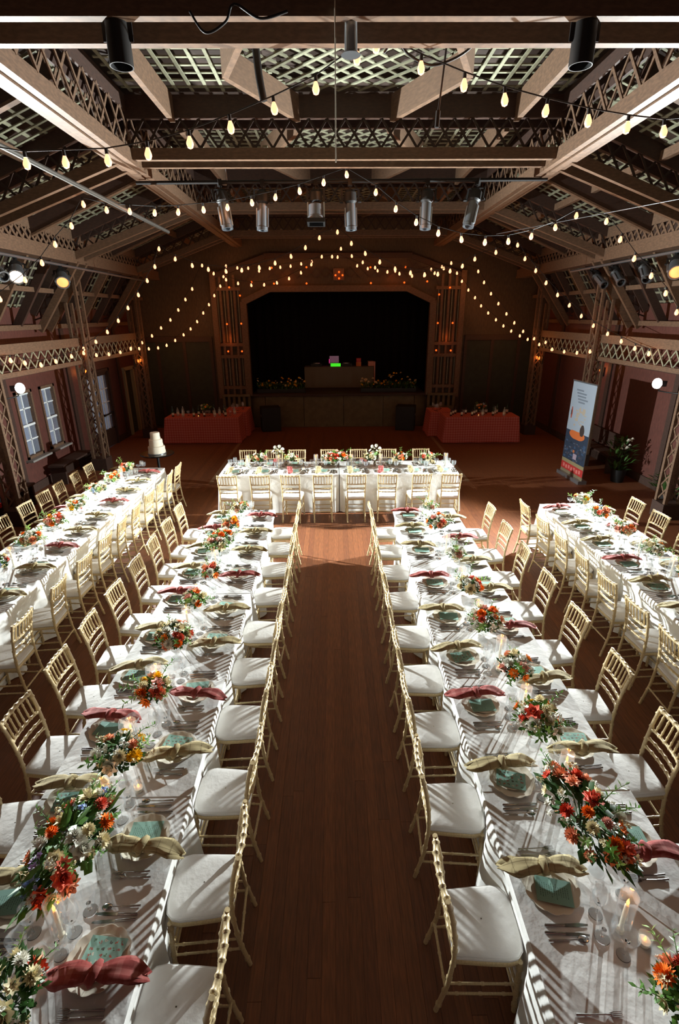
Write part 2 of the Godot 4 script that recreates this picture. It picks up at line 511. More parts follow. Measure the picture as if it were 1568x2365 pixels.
func flash_lamp(p: Vector3, column_x: float, label: String) -> void:
	# a strobe clamped to a lattice column, the hard white light of the picture
	var aim := Vector3(0.1, 2.85, -6.4)
	var root := thing("flash_lamp", label, "flash lamp", at(p.x, p.y, p.z), "flash lamps on the columns")
	var black: Material = mats.black
	var dx := column_x - p.x
	var arm := MB.new()
	arm.tube([Vector3(0, -0.06, 0), Vector3(0, -0.13, 0), Vector3(dx * 0.5, -0.15, 0.06), Vector3(dx, -0.15, 0.3)], [0.012], 8)
	part(root, "arm", arm.done(), black)
	var cl := MB.new()
	cl.box(Vector3(dx, -0.15, 0.29), Vector3(0.09, 0.09, 0.06))
	cl.tube([Vector3(dx, -0.15, 0.29), Vector3(dx, -0.22, 0.29)], [0.012], 8)
	part(root, "clamp", cl.done(), black)
	var look := Transform3D().looking_at(aim - p, Vector3.UP)
	var head := MB.new()
	head.box(Vector3(0, 0, 0.06), Vector3(0.085, 0.1, 0.16))
	head.lathe([Vector2(0.04, -0.02), Vector2(0.075, 0.03), Vector2(0.095, 0.09), Vector2(0.091, 0.09), Vector2(0.07, 0.03)], 24, Transform3D(Basis(Vector3.RIGHT, -PI / 2), Vector3(0, 0, 0)))
	var h := part(root, "flash_head", head.done(), mats.black_gloss, look)
	var lens := MB.new()
	lens.lathe([Vector2(0, 0.085), Vector2(0.089, 0.08)], 24, Transform3D(Basis(Vector3.RIGHT, -PI / 2), Vector3.ZERO))
	part(h, "lamp_face", lens.done(), mats.flash_glow)
	var l := SpotLight3D.new()
	l.name = "flash_light"
	l.light_color = Color(0.965, 1.0, 1.0)
	l.light_energy = 210.0
	l.light_size = 0.06
	l.spot_angle = 58.0
	l.spot_angle_attenuation = 0.85
	l.spot_range = 40.0
	l.spot_attenuation = 2.0
	l.shadow_enabled = true
	l.transform = look.translated_local(Vector3(0, 0, -0.1))
	root.add_child(l)

func shell() -> void:
	# floor: a bed with boards on it, the ones in view each a piece
	var bed := MB.new()
	bed.box(Vector3(HALL_X, -0.09, -9.5), Vector3(13.8, 0.15, 25.4))
	var floor_ := structure("floor", bed.done(), mats.floor_3)
	var w := 0.0833
	var rest := MB.new()
	var k := 0
	var x := -6.6 + w * 0.5
	var r := RandomNumberGenerator.new()
	r.seed = 21
	var col := 0
	while x < 7.0:
		var z := 3.0
		var near := absf(x) < 3.4
		z -= r.randf() * 1.5
		var spans: Array = [[3.0, z]]
		while z > -17.6:
			var l := r.randf_range(3.6, 5.2)
			spans.append([z, maxf(z - l, -17.6)])
			z -= l
		for s in spans:
			var c := Vector3(x, -0.0075, (s[0] + s[1]) * 0.5)
			var size := Vector3(w - 0.0013, 0.015, s[0] - s[1] - 0.002)
			if near and s[1] < -0.6 and k < 300 and s[0] > -12.5:
				block(floor_, "plank", c, size, mats["floor_%d" % (r.randi() % 5)])
				k += 1
			else:
				rest.box(c, size)
		x += w
		col += 1
	var o := part(floor_, "outer_planks", rest.done(), mats.floor_0)
	o.set_meta("kind", "stuff")
	# pale inlaid border on the dance floor
	var bord := MB.new()
	bord.box(Vector3(-2.85, 0.002, -14.4), Vector3(0.09, 0.004, 6.1))
	bord.box(Vector3(3.1, 0.002, -14.4), Vector3(0.09, 0.004, 6.1))
	bord.box(Vector3(0.125, 0.002, -11.3), Vector3(6.04, 0.004, 0.09))
	solo("floor_border", bord.done(), mat("border_wood", Color(0.52, 0.42, 0.32), 0.5), "pale border line inlaid in the brown floor before the stage", "floor border")

	# left wall with its openings
	var left := MB.new()
	var holes := [[-10.78, -11.42, 0.72, 2.15], [-11.74, -12.38, 0.72, 2.15], [-13.9, -15.5, 0.0, 2.22], [-16.6, -17.4, 0.0, 2.05]]
	var zz := 3.0
	for h in holes:
		left.box(Vector3(-6.7, 1.9, (zz + h[0]) * 0.5), Vector3(0.2, 3.8, zz - h[0]))
		if h[2] > 0.0:
			left.box(Vector3(-6.7, h[2] * 0.5, (h[0] + h[1]) * 0.5), Vector3(0.2, h[2], h[0] - h[1]))
		left.box(Vector3(-6.7, (h[3] + 3.8) * 0.5, (h[0] + h[1]) * 0.5), Vector3(0.2, 3.8 - h[3], h[0] - h[1]))
		zz = h[1]
	left.box(Vector3(-6.7, 1.9, (zz - 17.9) * 0.5), Vector3(0.2, 3.8, zz + 17.9))
	structure("wall_left", left.done(), mats.wall_boards)
	var right := MB.new()
	right.box(Vector3(7.1, 1.9, -7.45), Vector3(0.2, 3.8, 20.9))
	structure("wall_right", right.done(), mats.wall_boards)
	var back := MB.new()
	back.box(Vector3(HALL_X, 3.5, 3.1), Vector3(14, 7, 0.2))
	structure("wall_back", back.done(), mats.wall_boards)
	for i in 2:
		window_unit(i + 1, holes[i])
	french_doors(holes[2])
	dark_door(holes[3])
	# wall trim: chair rail, base boards, pilaster boards
	for s in 2:
		var sx: float = [-6.58, 6.98][s]
		var base := MB.new()
		if s == 0:
			base.box(Vector3(sx, 0.09, -5.5), Vector3(0.03, 0.18, 16.6))
			base.box(Vector3(sx, 0.09, -16.05), Vector3(0.03, 0.18, 0.9))
		else:
			base.box(Vector3(sx, 0.09, -7.3), Vector3(0.03, 0.18, 20.4))
		structure("baseboard_" + ["left", "right"][s], base.done(), mats.truss_wood_dark)
		var rail := MB.new()
		for z in [-3.2, -6.9, -10.5, -13.2, -16.3]:
			rail.box(Vector3(sx, 1.75, z), Vector3(0.05, 3.4, 0.16))
		rail.box(Vector3(sx, 2.5, -7.3), Vector3(0.06, 0.12, 20.4))
		structure("trim_%d" % (s + 1), rail.done(), mats.truss_wood_dark)

func window_unit(k: int, h: Array) -> void:
	var root := Node3D.new()
	root.name = "window_%d" % k
	add_child(root)
	root.set_meta("kind", "structure")
	var zc: float = (h[0] + h[1]) * 0.5
	var wd: float = h[0] - h[1]
	var wh: Material = mats.frame_white
	var f := MB.new()
	var y0: float = h[2]
	var y1: float = h[3]
	f.box(Vector3(-6.62, y0 + 0.03, zc), Vector3(0.1, 0.06, wd))
	f.box(Vector3(-6.62, y1 - 0.03, zc), Vector3(0.1, 0.06, wd))
	for s in [-1, 1]:
		f.box(Vector3(-6.62, (y0 + y1) * 0.5, zc + s * (wd * 0.5 - 0.03)), Vector3(0.1, y1 - y0, 0.06))
	part(root, "window_frame", f.done(), mats.truss_wood)
	for row in 2:
		var sx := -6.62 - 0.025 * row
		var a: float = [y0 + 0.06, (y0 + y1) * 0.5][row]
		var b: float = [(y0 + y1) * 0.5, y1 - 0.06][row]
		var sash := MB.new()
		sash.box(Vector3(sx, b - 0.02, zc), Vector3(0.035, 0.045, wd - 0.12))
		sash.box(Vector3(sx, (a + b) * 0.5, zc), Vector3(0.03, b - a, 0.028))
		sash.box(Vector3(sx, (a + b) * 0.5, zc), Vector3(0.03, 0.028, wd - 0.12))
		var so := part(root, "sash", sash.done(), wh)
		for c in 2:
			block(so, "pane", Vector3(sx, (a + b) * 0.5, zc + (c - 0.5) * (wd - 0.12) * 0.5), Vector3(0.004, b - a - 0.03, (wd - 0.16) * 0.5), mats.pane)
	var sill := MB.new()
	sill.box(Vector3(-6.53, y0 - 0.02, zc), Vector3(0.18, 0.04, wd + 0.16))
	part(root, "window_sill", sill.done(), mat("sill_grey", Color(0.5, 0.49, 0.47), 0.6))

func french_doors(h: Array) -> void:
	var root := Node3D.new()
	root.name = "door_1"
	add_child(root)
	root.set_meta("kind", "structure")
	var wood: Material = mats.truss_wood_dark
	var fr := MB.new()
	for z in [h[0] - 0.04, h[1] + 0.04]:
		fr.box(Vector3(-6.6, 1.11, z), Vector3(0.12, 2.22, 0.08))
	fr.box(Vector3(-6.6, 2.18, (h[0] + h[1]) * 0.5), Vector3(0.12, 0.08, h[0] - h[1]))
	part(root, "door_frame", fr.done(), wood)
	for d in 2:
		var z0: float = h[0] - 0.08 - d * 0.72
		var zc := z0 - 0.36
		var leaf := MB.new()
		leaf.box(Vector3(-6.62, 0.27, zc), Vector3(0.05, 0.5, 0.7))
		leaf.box(Vector3(-6.62, 2.09, zc), Vector3(0.05, 0.1, 0.7))
		for s in [-1, 1]:
			leaf.box(Vector3(-6.62, 1.28, zc + s * 0.31), Vector3(0.05, 1.6, 0.08))
		var lo := part(root, "door_leaf", leaf.done(), wood)
		var mun := MB.new()
		for c in [-0.09, 0.09]:
			mun.box(Vector3(-6.62, 1.28, zc + c), Vector3(0.04, 1.52, 0.024))
		for q in 3:
			mun.box(Vector3(-6.62, 0.9 + q * 0.38, zc), Vector3(0.04, 0.024, 0.54))
		part(lo, "glazing_bar", mun.done(), mats.frame_white)
		for c in 3:
			for q in 4:
				block(lo, "pane", Vector3(-6.62, 0.71 + q * 0.38, zc + (c - 1) * 0.18), Vector3(0.004, 0.356, 0.156), mats.pane)
		var bar := MB.new()
		bar.tube([Vector3(-6.55, 0.95, zc - 0.3), Vector3(-6.55, 0.95, zc + 0.3)], [0.022])
		for s in [-1, 1]:
			bar.box(Vector3(-6.575, 0.95, zc + s * 0.29), Vector3(0.06, 0.06, 0.06))
		part(lo, "push_bar", bar.done(), mats.black)

func dark_door(h: Array) -> void:
	var root := Node3D.new()
	root.name = "door_2"
	add_child(root)
	root.set_meta("kind", "structure")
	var zc: float = (h[0] + h[1]) * 0.5
	var m := MB.new()
	m.box(Vector3(-6.66, 1.0, zc), Vector3(0.06, 2.0, 0.7))
	part(root, "door_leaf", m.done(), mats.dark_green_board)
	var fr := MB.new()
	for z in [h[0] - 0.03, h[1] + 0.03]:
		fr.box(Vector3(-6.59, 1.03, z), Vector3(0.12, 2.06, 0.1))
	fr.box(Vector3(-6.59, 2.06, zc), Vector3(0.12, 0.1, 0.86))
	part(root, "door_frame", fr.done(), mat("door_trim", Color(0.55, 0.52, 0.44), 0.6))
	var kn := MB.new()
	kn.ball(Vector3(-6.6, 1.0, h[0] - 0.14), Vector3(0.03, 0.03, 0.03))
	part(root, "door_knob", kn.done(), mats.steel)

# ---------------------------------------------------------------- roof
func hx(x: float) -> float:
	return HALL_X + x

func crossing(parent: Node, a: Vector3, b: Vector3, up: Vector3, tall: float, cell: float, m: Material, w := 0.035, t := 0.014) -> void:
	# a band of crossed slats from a to b, tall high
	var n := maxi(1, roundi(a.distance_to(b) / cell))
	for k in n:
		var p := a.lerp(b, float(k) / n)
		var q := a.lerp(b, (k + 1.0) / n)
		var out := (b - a).cross(up).normalized()
		stick(parent, "slat", p, q + up * tall, w, t, m, out)
		stick(parent, "slat", p + up * tall + out * t, q + out * t, w, t, m, out)

func roof() -> void:
	var tw: Material = mats.truss_wood
	var td: Material = mats.truss_wood_dark
	var ps: Material = mats.pale_slat
	# closed boarding behind the lattice
	var prof := [Vector2(-7.05, 3.62), Vector2(-5.95, 5.28), Vector2(-3.3, 6.55), Vector2(3.3, 6.55), Vector2(5.95, 5.28), Vector2(7.05, 3.62)]
	var cb := MB.new()
	for k in 5:
		var a: Vector2 = prof[k]
		var b: Vector2 = prof[k + 1]
		var d := b - a
		var nn := Vector2(-d.y, d.x).normalized() * 0.06
		var mid := (a + b) * 0.5 + nn
		cb.box(Vector3(hx(mid.x), mid.y, -7.45), Vector3(d.length() + 0.1, 0.12, 21.1), Basis(Vector3.BACK, d.angle()))
	structure("ceiling", cb.done(), mats.roof_boards)

	for i in 4:
		var z: float = TRUSS_Z[i]
		var where: String = ["the balcony", "the head table", "the drinks tables", "the stage"][i]
		var root := thing("roof_truss", ["boxed timber roof truss with double bottom chord, hung with two black lamp cans", "boxed timber roof truss carrying the row of silver stage lights", "boxed timber roof truss in the middle of the dance floor roof", "boxed timber roof truss just before the stage arch"][i], "truss", at(0, 0, 0), "timber roof trusses")
		for o in [0.2, -0.2]:
			var zo: float = z + o
			stick(root, "chord", Vector3(hx(-3.1), 5.7, zo), Vector3(hx(3.1), 5.7, zo), 0.08, 0.14, tw)
			stick(root, "chord", Vector3(hx(-3.1), 6.24, zo), Vector3(hx(3.1), 6.24, zo), 0.08, 0.26, td)
			for s in [-1, 1]:
				stick(root, "chord", Vector3(hx(s * 3.05), 5.7, zo), Vector3(hx(s * 5.75), 4.76, zo), 0.08, 0.14, tw)
				stick(root, "rafter", Vector3(hx(s * 3.1), 6.2, zo), Vector3(hx(s * 5.85), 5.14, zo), 0.08, 0.2, td)
				stick(root, "chord", Vector3(hx(s * 5.62), 4.72, zo), Vector3(hx(s * 6.68), 3.32, zo), 0.08, 0.14, tw)
				stick(root, "rafter", Vector3(hx(s * 5.82), 4.95, zo), Vector3(hx(s * 6.76), 3.66, zo), 0.08, 0.14, td)
		var zn := z + 0.2
		for k in 3:
			crossing(root, Vector3(hx(-3.0 + 2.0 * k), 5.77, zn), Vector3(hx(-1.0 + 2.0 * k), 5.77, zn), Vector3.UP, 0.34, 0.25, mats.roof_boards, 0.03)
		for s in [-1, 1]:
			crossing(root, Vector3(hx(s * 3.1), 5.75, zn), Vector3(hx(s * 5.7), 4.83, zn), Vector3.UP, 0.32, 0.27, mats.roof_boards, 0.03)
			crossing(root, Vector3(hx(s * 5.68), 4.72, zn), Vector3(hx(s * 6.6), 3.42, zn), Vector3(s * 0.8, 0.6, 0), 0.2, 0.27, td, 0.03)
		for k in 14:
			var x := -2.9 + k * 0.446
			stick(root, "cross_tie", Vector3(hx(x), 5.8, z - 0.2), Vector3(hx(x), 5.8, z + 0.2), 0.065, 0.02, ps)

	for s in [-1, 1]:
		var side: String = ["window", "banner"][(s + 1) / 2]
		var a := thing("upper_beam", "timber lattice-sided beam along the upper roof break on the %s side" % side, "beam", at(0, 0, 0), "long roof beams")
		var x := hx(s * 3.1)
		stick(a, "soffit", Vector3(x, 5.61, 2.0), Vector3(x, 5.61, -17.6), 0.3, 0.05, tw)
		stick(a, "soffit_rib", Vector3(x, 5.575, 2.0), Vector3(x, 5.575, -17.6), 0.1, 0.02, tw)
		for e in [-0.13, 0.13]:
			stick(a, "side_board", Vector3(x + e, 5.7, 2.0), Vector3(x + e, 5.7, -17.6), 0.03, 0.13, tw)
			stick(a, "side_board", Vector3(x + e, 6.28, 2.0), Vector3(x + e, 6.28, -17.6), 0.03, 0.2, td)
			crossing(a, Vector3(x + e, 5.76, -3.9), Vector3(x + e, 5.76, -17.4), Vector3.UP, 0.43, 0.36, tw, 0.035)
		var b := thing("lower_beam", "broad timber beam with a pierced face along the %s side roof" % side, "beam", at(0, 0, 0), "long roof beams")
		x = hx(s * 5.75)
		stick(b, "soffit", Vector3(x, 4.68, 2.0), Vector3(x, 4.68, -17.6), 0.32, 0.05, tw)
		var xf: float = x - s * 0.13
		stick(b, "side_board", Vector3(xf, 4.8, 2.0), Vector3(xf, 4.8, -17.6), 0.03, 0.2, tw)
		stick(b, "side_board", Vector3(xf, 5.19, 2.0), Vector3(xf, 5.19, -17.6), 0.03, 0.2, tw)
		crossing(b, Vector3(xf, 4.89, -4.5), Vector3(xf, 4.89, -17.4), Vector3.UP, 0.21, 0.2, tw, 0.045)
		stick(b, "back_board", Vector3(x + s * 0.14, 4.95, 2.0), Vector3(x + s * 0.14, 4.95, -17.6), 0.03, 0.5, td)

	var bays := [[-5.25, -8.4], [-8.9, -12.05], [-12.55, -15.7], [-16.2, -17.55]]
	for i in 4:
		var z0: float = bays[i][0]
		var z1: float = bays[i][1]
		var zc := (z0 + z1) * 0.5
		flat_panel(i, z0, z1)
		for s in [-1, 1]:
			var side: String = ["window", "banner"][(s + 1) / 2]
			var at_bay: String = ["nearest the balcony", "over the head table", "before the drinks tables", "beside the stage"][i]
			sloped_panel(Vector2(s * 3.28, 6.26), Vector2(s * 5.8, 5.24), z0, z1, "pale lattice on the shallow %s side roof slope %s" % [side, at_bay], "shallow lattice roof panels")
			sloped_panel(Vector2(s * 5.9, 5.1), Vector2(s * 6.78, 3.8), z0, z1, "pale lattice on the steep %s side roof slope %s" % [side, at_bay], "steep lattice roof panels")
			var raf := thing("roof_rafter", "timber rafter and purlin of the %s side roof bay %s" % [side, at_bay], "rafter", at(0, 0, 0), "rafters between the trusses")
			if z0 - z1 > 2.0:
				stick(raf, "rafter", Vector3(hx(s * 3.2), 6.1, zc), Vector3(hx(s * 5.65), 5.1, zc), 0.07, 0.24, td)
				stick(raf, "rafter_edge", Vector3(hx(s * 3.2), 5.965, zc), Vector3(hx(s * 5.65), 4.965, zc), 0.09, 0.03, tw)
				for q in [-0.85, 0.0, 0.85]:
					stick(raf, "rafter", Vector3(hx(s * 5.74), 4.82, zc + q), Vector3(hx(s * 6.72), 3.42, zc + q), 0.07, 0.16, tw if q == 0.0 else td)
			stick(raf, "purlin", Vector3(hx(s * 4.45), 5.66, z0 + 0.05), Vector3(hx(s * 4.45), 5.66, z1 - 0.05), 0.08, 0.12, tw)
			stick(raf, "purlin", Vector3(hx(s * 6.27), 4.12, z0 + 0.05), Vector3(hx(s * 6.27), 4.12, z1 - 0.05), 0.14, 0.09, tw)
			stick(raf, "wall_plate", Vector3(hx(s * 6.7), 3.4, z0 + 0.02), Vector3(hx(s * 6.7), 3.4, z1 - 0.02), 0.16, 0.1, tw)

	# columns of crossed slats under the trusses, and a frieze between them
	for i in 4:
		var z: float = TRUSS_Z[i] - 0.28
		for s in [-1, 1]:
			var side: String = ["window", "banner"][(s + 1) / 2]
			var x := hx(s * 6.05)
			var c := thing("lattice_column", "square timber lattice column %s on the %s side" % [["by the balcony", "level with the head table", "before the drinks tables", "next to the stage"][i], side], "column", at(0, 0, 0), "lattice columns")
			for dx in [-0.13, 0.13]:
				for dz in [-0.13, 0.13]:
					stick(c, "post", Vector3(x + dx, 0.3, z + dz), Vector3(x + dx, 3.9 if dx * s > 0 else 4.5, z + dz), 0.06, 0.06, tw, Vector3.BACK)
			block(c, "plinth", Vector3(x, 0.15, z), Vector3(0.36, 0.3, 0.36), td)
			crossing(c, Vector3(x - 0.1, 0.35, z + 0.13), Vector3(x - 0.1, 3.2, z + 0.13), Vector3(1, 0, 0), 0.2, 0.26, tw, 0.03, 0.012)
			crossing(c, Vector3(x - s * 0.13, 0.35, z - 0.1), Vector3(x - s * 0.13, 3.2, z - 0.1), Vector3(0, 0, 1), 0.2, 0.26, tw, 0.03, 0.012)
			if i < 3:
				var za := z - 0.17
				var zb: float = TRUSS_Z[i + 1] - 0.28 + 0.17
				var f := thing("lattice_frieze", "pale crossed-slat frieze between columns %s on the %s side" % [["nearer the balcony", "near the head table", "near the stage"][i], side], "frieze", at(0, 0, 0), "lattice friezes")
				stick(f, "rail", Vector3(x, 2.62, za), Vector3(x, 2.62, zb), 0.06, 0.09, tw)
				stick(f, "rail", Vector3(x, 3.06, za), Vector3(x, 3.06, zb), 0.06, 0.18, tw)
				crossing(f, Vector3(x, 2.66, za), Vector3(x, 2.66, zb), Vector3.UP, 0.31, 0.27, ps, 0.03, 0.012)

func flat_panel(i: int, z0: float, z1: float) -> void:
	var ps: Material = mats.pale_slat
	var root := thing("ceiling_lattice", ["pale flat ceiling lattice with a diagonal six-sided centre", "pale flat ceiling lattice above the head table", "pale flat ceiling lattice above the dance floor", "pale narrow flat ceiling lattice before the stage"][i], "lattice", at(0, 0, 0), "flat lattice ceiling panels")
	var y := 6.42
	var zc := (z0 + z1) * 0.5 - (0.25 if i == 0 else 0.0)
	var hexed := z0 - z1 > 2.0
	var half := func(z: float) -> float:
		if not hexed:
			return 0.0
		var t: float = 1.0 - absf(z - zc) / ((z0 - zc) if z > zc else (zc - z1))
		return lerpf(0.64, 1.37, clampf(t, 0, 1))
	var z := z0 - 0.12
	while z > z1 + 0.05:
		var w: float = half.call(z)
		if w < 0.1:
			stick(root, "slat", Vector3(hx(-2.95), y, z), Vector3(hx(2.95), y, z), 0.042, 0.014, ps)
		else:
			stick(root, "slat", Vector3(hx(-2.95), y, z), Vector3(hx(-w), y, z), 0.042, 0.014, ps)
			stick(root, "slat", Vector3(hx(w), y, z), Vector3(hx(2.95), y, z), 0.042, 0.014, ps)
		z -= 0.21
	var x := -2.85
	while x < 2.9:
		var ax := absf(x)
		if not hexed or ax > 1.36:
			stick(root, "slat", Vector3(hx(x), y - 0.015, z0), Vector3(hx(x), y - 0.015, z1), 0.042, 0.014, ps)
		elif ax > 0.66:
			var t := (ax - 0.64) / 0.73
			stick(root, "slat", Vector3(hx(x), y - 0.015, z0), Vector3(hx(x), y - 0.015, lerpf(z0, zc, t)), 0.042, 0.014, ps)
			stick(root, "slat", Vector3(hx(x), y - 0.015, lerpf(z1, zc, t)), Vector3(hx(x), y - 0.015, z1), 0.042, 0.014, ps)
		x += 0.205
	if hexed:
		var poly := PackedVector2Array([Vector2(-0.64, z0), Vector2(0.64, z0), Vector2(1.37, zc), Vector2(0.64, z1), Vector2(-0.64, z1), Vector2(-1.37, zc)])
		for sgn in [-1.0, 1.0]:
			var c := -4.0
			while c < 4.0:
				var line := PackedVector2Array([Vector2(c - sgn * 2.5, zc - 2.5), Vector2(c + sgn * 2.5, zc + 2.5)])
				for seg in Geometry2D.intersect_polyline_with_polygon(line, poly):
					if seg[0].distance_to(seg[1]) > 0.08:
						stick(root, "slat", Vector3(hx(seg[0].x), y - (0.015 if sgn > 0 else 0.0), seg[0].y), Vector3(hx(seg[1].x), y - (0.015 if sgn > 0 else 0.0), seg[1].y), 0.042, 0.014, ps)
				c += 0.29
		var fr := thing("ceiling_frame", ["six-sided timber frame in the flat ceiling nearest the balcony", "six-sided timber frame in the flat ceiling above the head table", "six-sided timber frame in the flat ceiling above the dance floor"][i], "ceiling frame", at(0, 0, 0), "six-sided ceiling frames")
		for s in [-1, 1]:
			stick(fr, "joist", Vector3(hx(s * 0.64), 6.22, z0 + 0.05), Vector3(hx(s * 1.37), 6.22, zc), 0.07, 0.3, mats.truss_wood)
			stick(fr, "joist", Vector3(hx(s * 1.37), 6.22, zc), Vector3(hx(s * 0.64), 6.22, z1 - 0.05), 0.07, 0.3, mats.truss_wood)
			stick(fr, "joist", Vector3(hx(s * 2.35), 6.22, z0 + 0.05), Vector3(hx(s * 2.35), 6.22, z1 - 0.05), 0.07, 0.3, mats.truss_wood)

func sloped_panel(a: Vector2, b: Vector2, z0: float, z1: float, label: String, group: String) -> void:
	var ps: Material = mats.pale_slat
	var root := thing("ceiling_lattice", label, "lattice", at(0, 0, 0), group)
	var d := b - a
	var nn := Vector3(-d.y, d.x, 0).normalized()
	var n := int(d.length() / 0.2)
	for k in n + 1:
		var p := a.lerp(b, (k + 0.2) / (n + 0.4))
		stick(root, "slat", Vector3(hx(p.x), p.y, z0), Vector3(hx(p.x), p.y, z1), 0.042, 0.014, ps, nn)
	var z := z0 - 0.1
	while z > z1:
		stick(root, "slat", Vector3(hx(a.x), a.y, z) + nn * 0.015, Vector3(hx(b.x), b.y, z) + nn * 0.015, 0.042, 0.014, ps, nn)
		z -= 0.21

# ---------------------------------------------------------------- stage end
func stage_end() -> void:
	# end wall with the arched opening of the stage
	for s in [-1, 1]:
		var w := MB.new()
		w.box(Vector3(0.2 + s * 4.98, 3.4, -17.8), Vector3(4.06, 6.9, 0.2))
		structure("wall_far_%s" % ["left", "right"][(s + 1) / 2], w.done(), mats.end_wall)
	var top := MB.new()
	top.box(Vector3(0.2, 5.55, -17.8), Vector3(5.9, 2.5, 0.2))
	for s in [-1, 1]:
		var x: float = 0.2 + s * 2.95
		for e in [0.1, -0.1]:
			top.grid([PackedVector3Array([Vector3(x, 4.3, -17.8 + e), Vector3(x, 3.98, -17.8 + e)]), PackedVector3Array([Vector3(x - s * 0.75, 4.3, -17.8 + e), Vector3(x - s * 0.74, 4.299, -17.8 + e)])])
		top.grid([PackedVector3Array([Vector3(x, 3.98, -17.7), Vector3(x, 3.98, -17.9)]), PackedVector3Array([Vector3(x - s * 0.75, 4.3, -17.7), Vector3(x - s * 0.75, 4.3, -17.9)])])
	structure("wall_far_top", top.done(), mats.end_wall)
	# boards and rails on the end wall, each side
	for s in [-1, 1]:
		var side: String = ["window", "banner"][(s + 1) / 2]
		var p := thing("wall_panelling", "dark panelling on the end wall at the stage's %s side" % side, "panelling", at(0, 0, 0))
		for k in 3:
			block(p, "panel", Vector3(0.2 + s * (6.42 - k * 0.88), 1.45, -17.69), Vector3(0.84, 2.7, 0.03), mats.dark_green_board)
		block(p, "rail", Vector3(0.2 + s * 5.5, 2.9, -17.67), Vector3(2.7, 0.16, 0.06), mats.truss_wood_dark)
		for k in 4:
			block(p, "stile", Vector3(0.2 + s * (6.83 - k * 0.88), 1.5, -17.675), Vector3(0.1, 2.8, 0.05), mats.truss_wood_dark)
		# side of the arch: a frame post and upright laths with cross rails
		var a := thing("arch_side", "tall lattice side of the stage arch on the %s side" % side, "stage arch", at(0, 0, 0))
		block(a, "post", Vector3(0.2 + s * 3.03, 2.55, -17.62), Vector3(0.2, 2.95, 0.16), mats.truss_wood)
		block(a, "post", Vector3(0.2 + s * 3.95, 2.95, -17.62), Vector3(0.16, 3.9, 0.16), mats.truss_wood)
		for k in 3:
			block(a, "upright", Vector3(0.2 + s * (3.3 + k * 0.22), 2.95, -17.64), Vector3(0.07, 3.7, 0.07), mats.truss_wood)
		for y in [1.35, 2.35, 2.72, 4.4]:
			block(a, "cross_rail", Vector3(0.2 + s * 3.5, y, -17.63), Vector3(0.8, 0.1, 0.09), mats.truss_wood)
		for k in 4:
			for j in 2:
				var xx: float = 0.2 + s * (3.19 + k * 0.22)
				stick(a, "lath", Vector3(xx, [1.42, 2.8][j], -17.66), Vector3(xx, [2.3, 4.35][j], -17.66), 0.025, 0.02, mats.pale_slat, Vector3.BACK)
	var arch := thing("stage_arch", "brown timber head of the stage arch dotted with small amber bulbs", "stage arch", at(0, 0, 0))
	block(arch, "head_board", Vector3(0.2, 4.39, -17.62), Vector3(4.6, 0.18, 0.16), mats.truss_wood)
	for s in [-1, 1]:
		stick(arch, "corner_board", Vector3(0.2 + s * 3.05, 4.0, -17.62), Vector3(0.2 + s * 2.2, 4.38, -17.62), 0.16, 0.18, mats.truss_wood)
		stick(arch, "outer_band", Vector3(0.2 + s * 3.95, 4.75, -17.62), Vector3(0.2 + s * 2.3, 5.3, -17.62), 0.12, 0.14, mats.truss_wood_dark)
		crossing(arch, Vector3(0.2 + s * 3.2, 4.5, -17.66), Vector3(0.2 + s * 2.2, 4.92, -17.66), Vector3.UP, 0.3, 0.27, mats.truss_wood_dark, 0.03)
	block(arch, "outer_band", Vector3(0.2, 5.33, -17.62), Vector3(4.6, 0.14, 0.12), mats.truss_wood_dark)
	for s in [0, 1]:
		crossing(arch, Vector3(-2.0 + s * 2.3, 4.72, -17.66), Vector3(0.1 + s * 2.3, 4.72, -17.66), Vector3.UP, 0.3, 0.3, mats.truss_wood_dark, 0.03)
	block(arch, "boss", Vector3(0.21, 4.8, -17.64), Vector3(0.34, 0.34, 0.05), mats.truss_wood)
	var bm := MB.new()
	bm.lathe([Vector2(0.024, -0.03), Vector2(0.03, 0.0), Vector2(0.028, 0.02), Vector2(0.016, 0.04), Vector2(0, 0.045)], 10, Transform3D(Basis(Vector3.RIGHT, PI / 2), Vector3.ZERO))
	var bmesh := bm.done()
	for p in ARCH_BULBS:
		part(arch, "bulb", bmesh, mats.arch_bulb_glow, at(p.x, p.y, -17.545))
	for k in 4:
		var l := OmniLight3D.new()
		l.name = "arch_light"
		l.light_color = Color(1.0, 0.45, 0.15)
		l.light_energy = 0.04
		l.light_size = 0.03
		l.omni_range = 30.0
		l.omni_attenuation = 2.0
		l.shadow_enabled = true
		l.position = [Vector3(-3.35, 2.9, -17.45), Vector3(3.7, 2.9, -17.45), Vector3(-1.4, 4.7, -17.45), Vector3(1.9, 4.7, -17.45)][k]
		arch.add_child(l, true)

	# the stage itself
	var st := thing("stage", "raised stage with plain olive front panels under the arch", "stage", at(0, 0, 0))
	var deck := MB.new()
	deck.box(Vector3(0.2, 1.09, -19.9), Vector3(5.86, 0.06, 4.7))
	part(st, "deck", deck.done(), mats.truss_wood_dark)
	var edges := [-2.75, -2.3, -1.0, 0.35, 1.7, 2.75, 3.15]
	for k in 6:
		var curve: float = 0.16 if k == 0 or k == 5 else 0.0
		var x0: float = edges[k] + 0.008
		var x1: float = edges[k + 1] - 0.008
		var z0 := -17.58 - (curve if k == 0 else 0.0)
		var z1 := -17.58 - (curve if k == 5 else 0.0)
		stick(st, "front_panel", Vector3(x0, 0.53, z0), Vector3(x1, 0.53, z1), 0.05, 1.05, mats.stage_panel)
	block(st, "edge_trim", Vector3(0.2, 1.1, -17.52), Vector3(5.2, 0.07, 0.08), mats.truss_wood_dark)
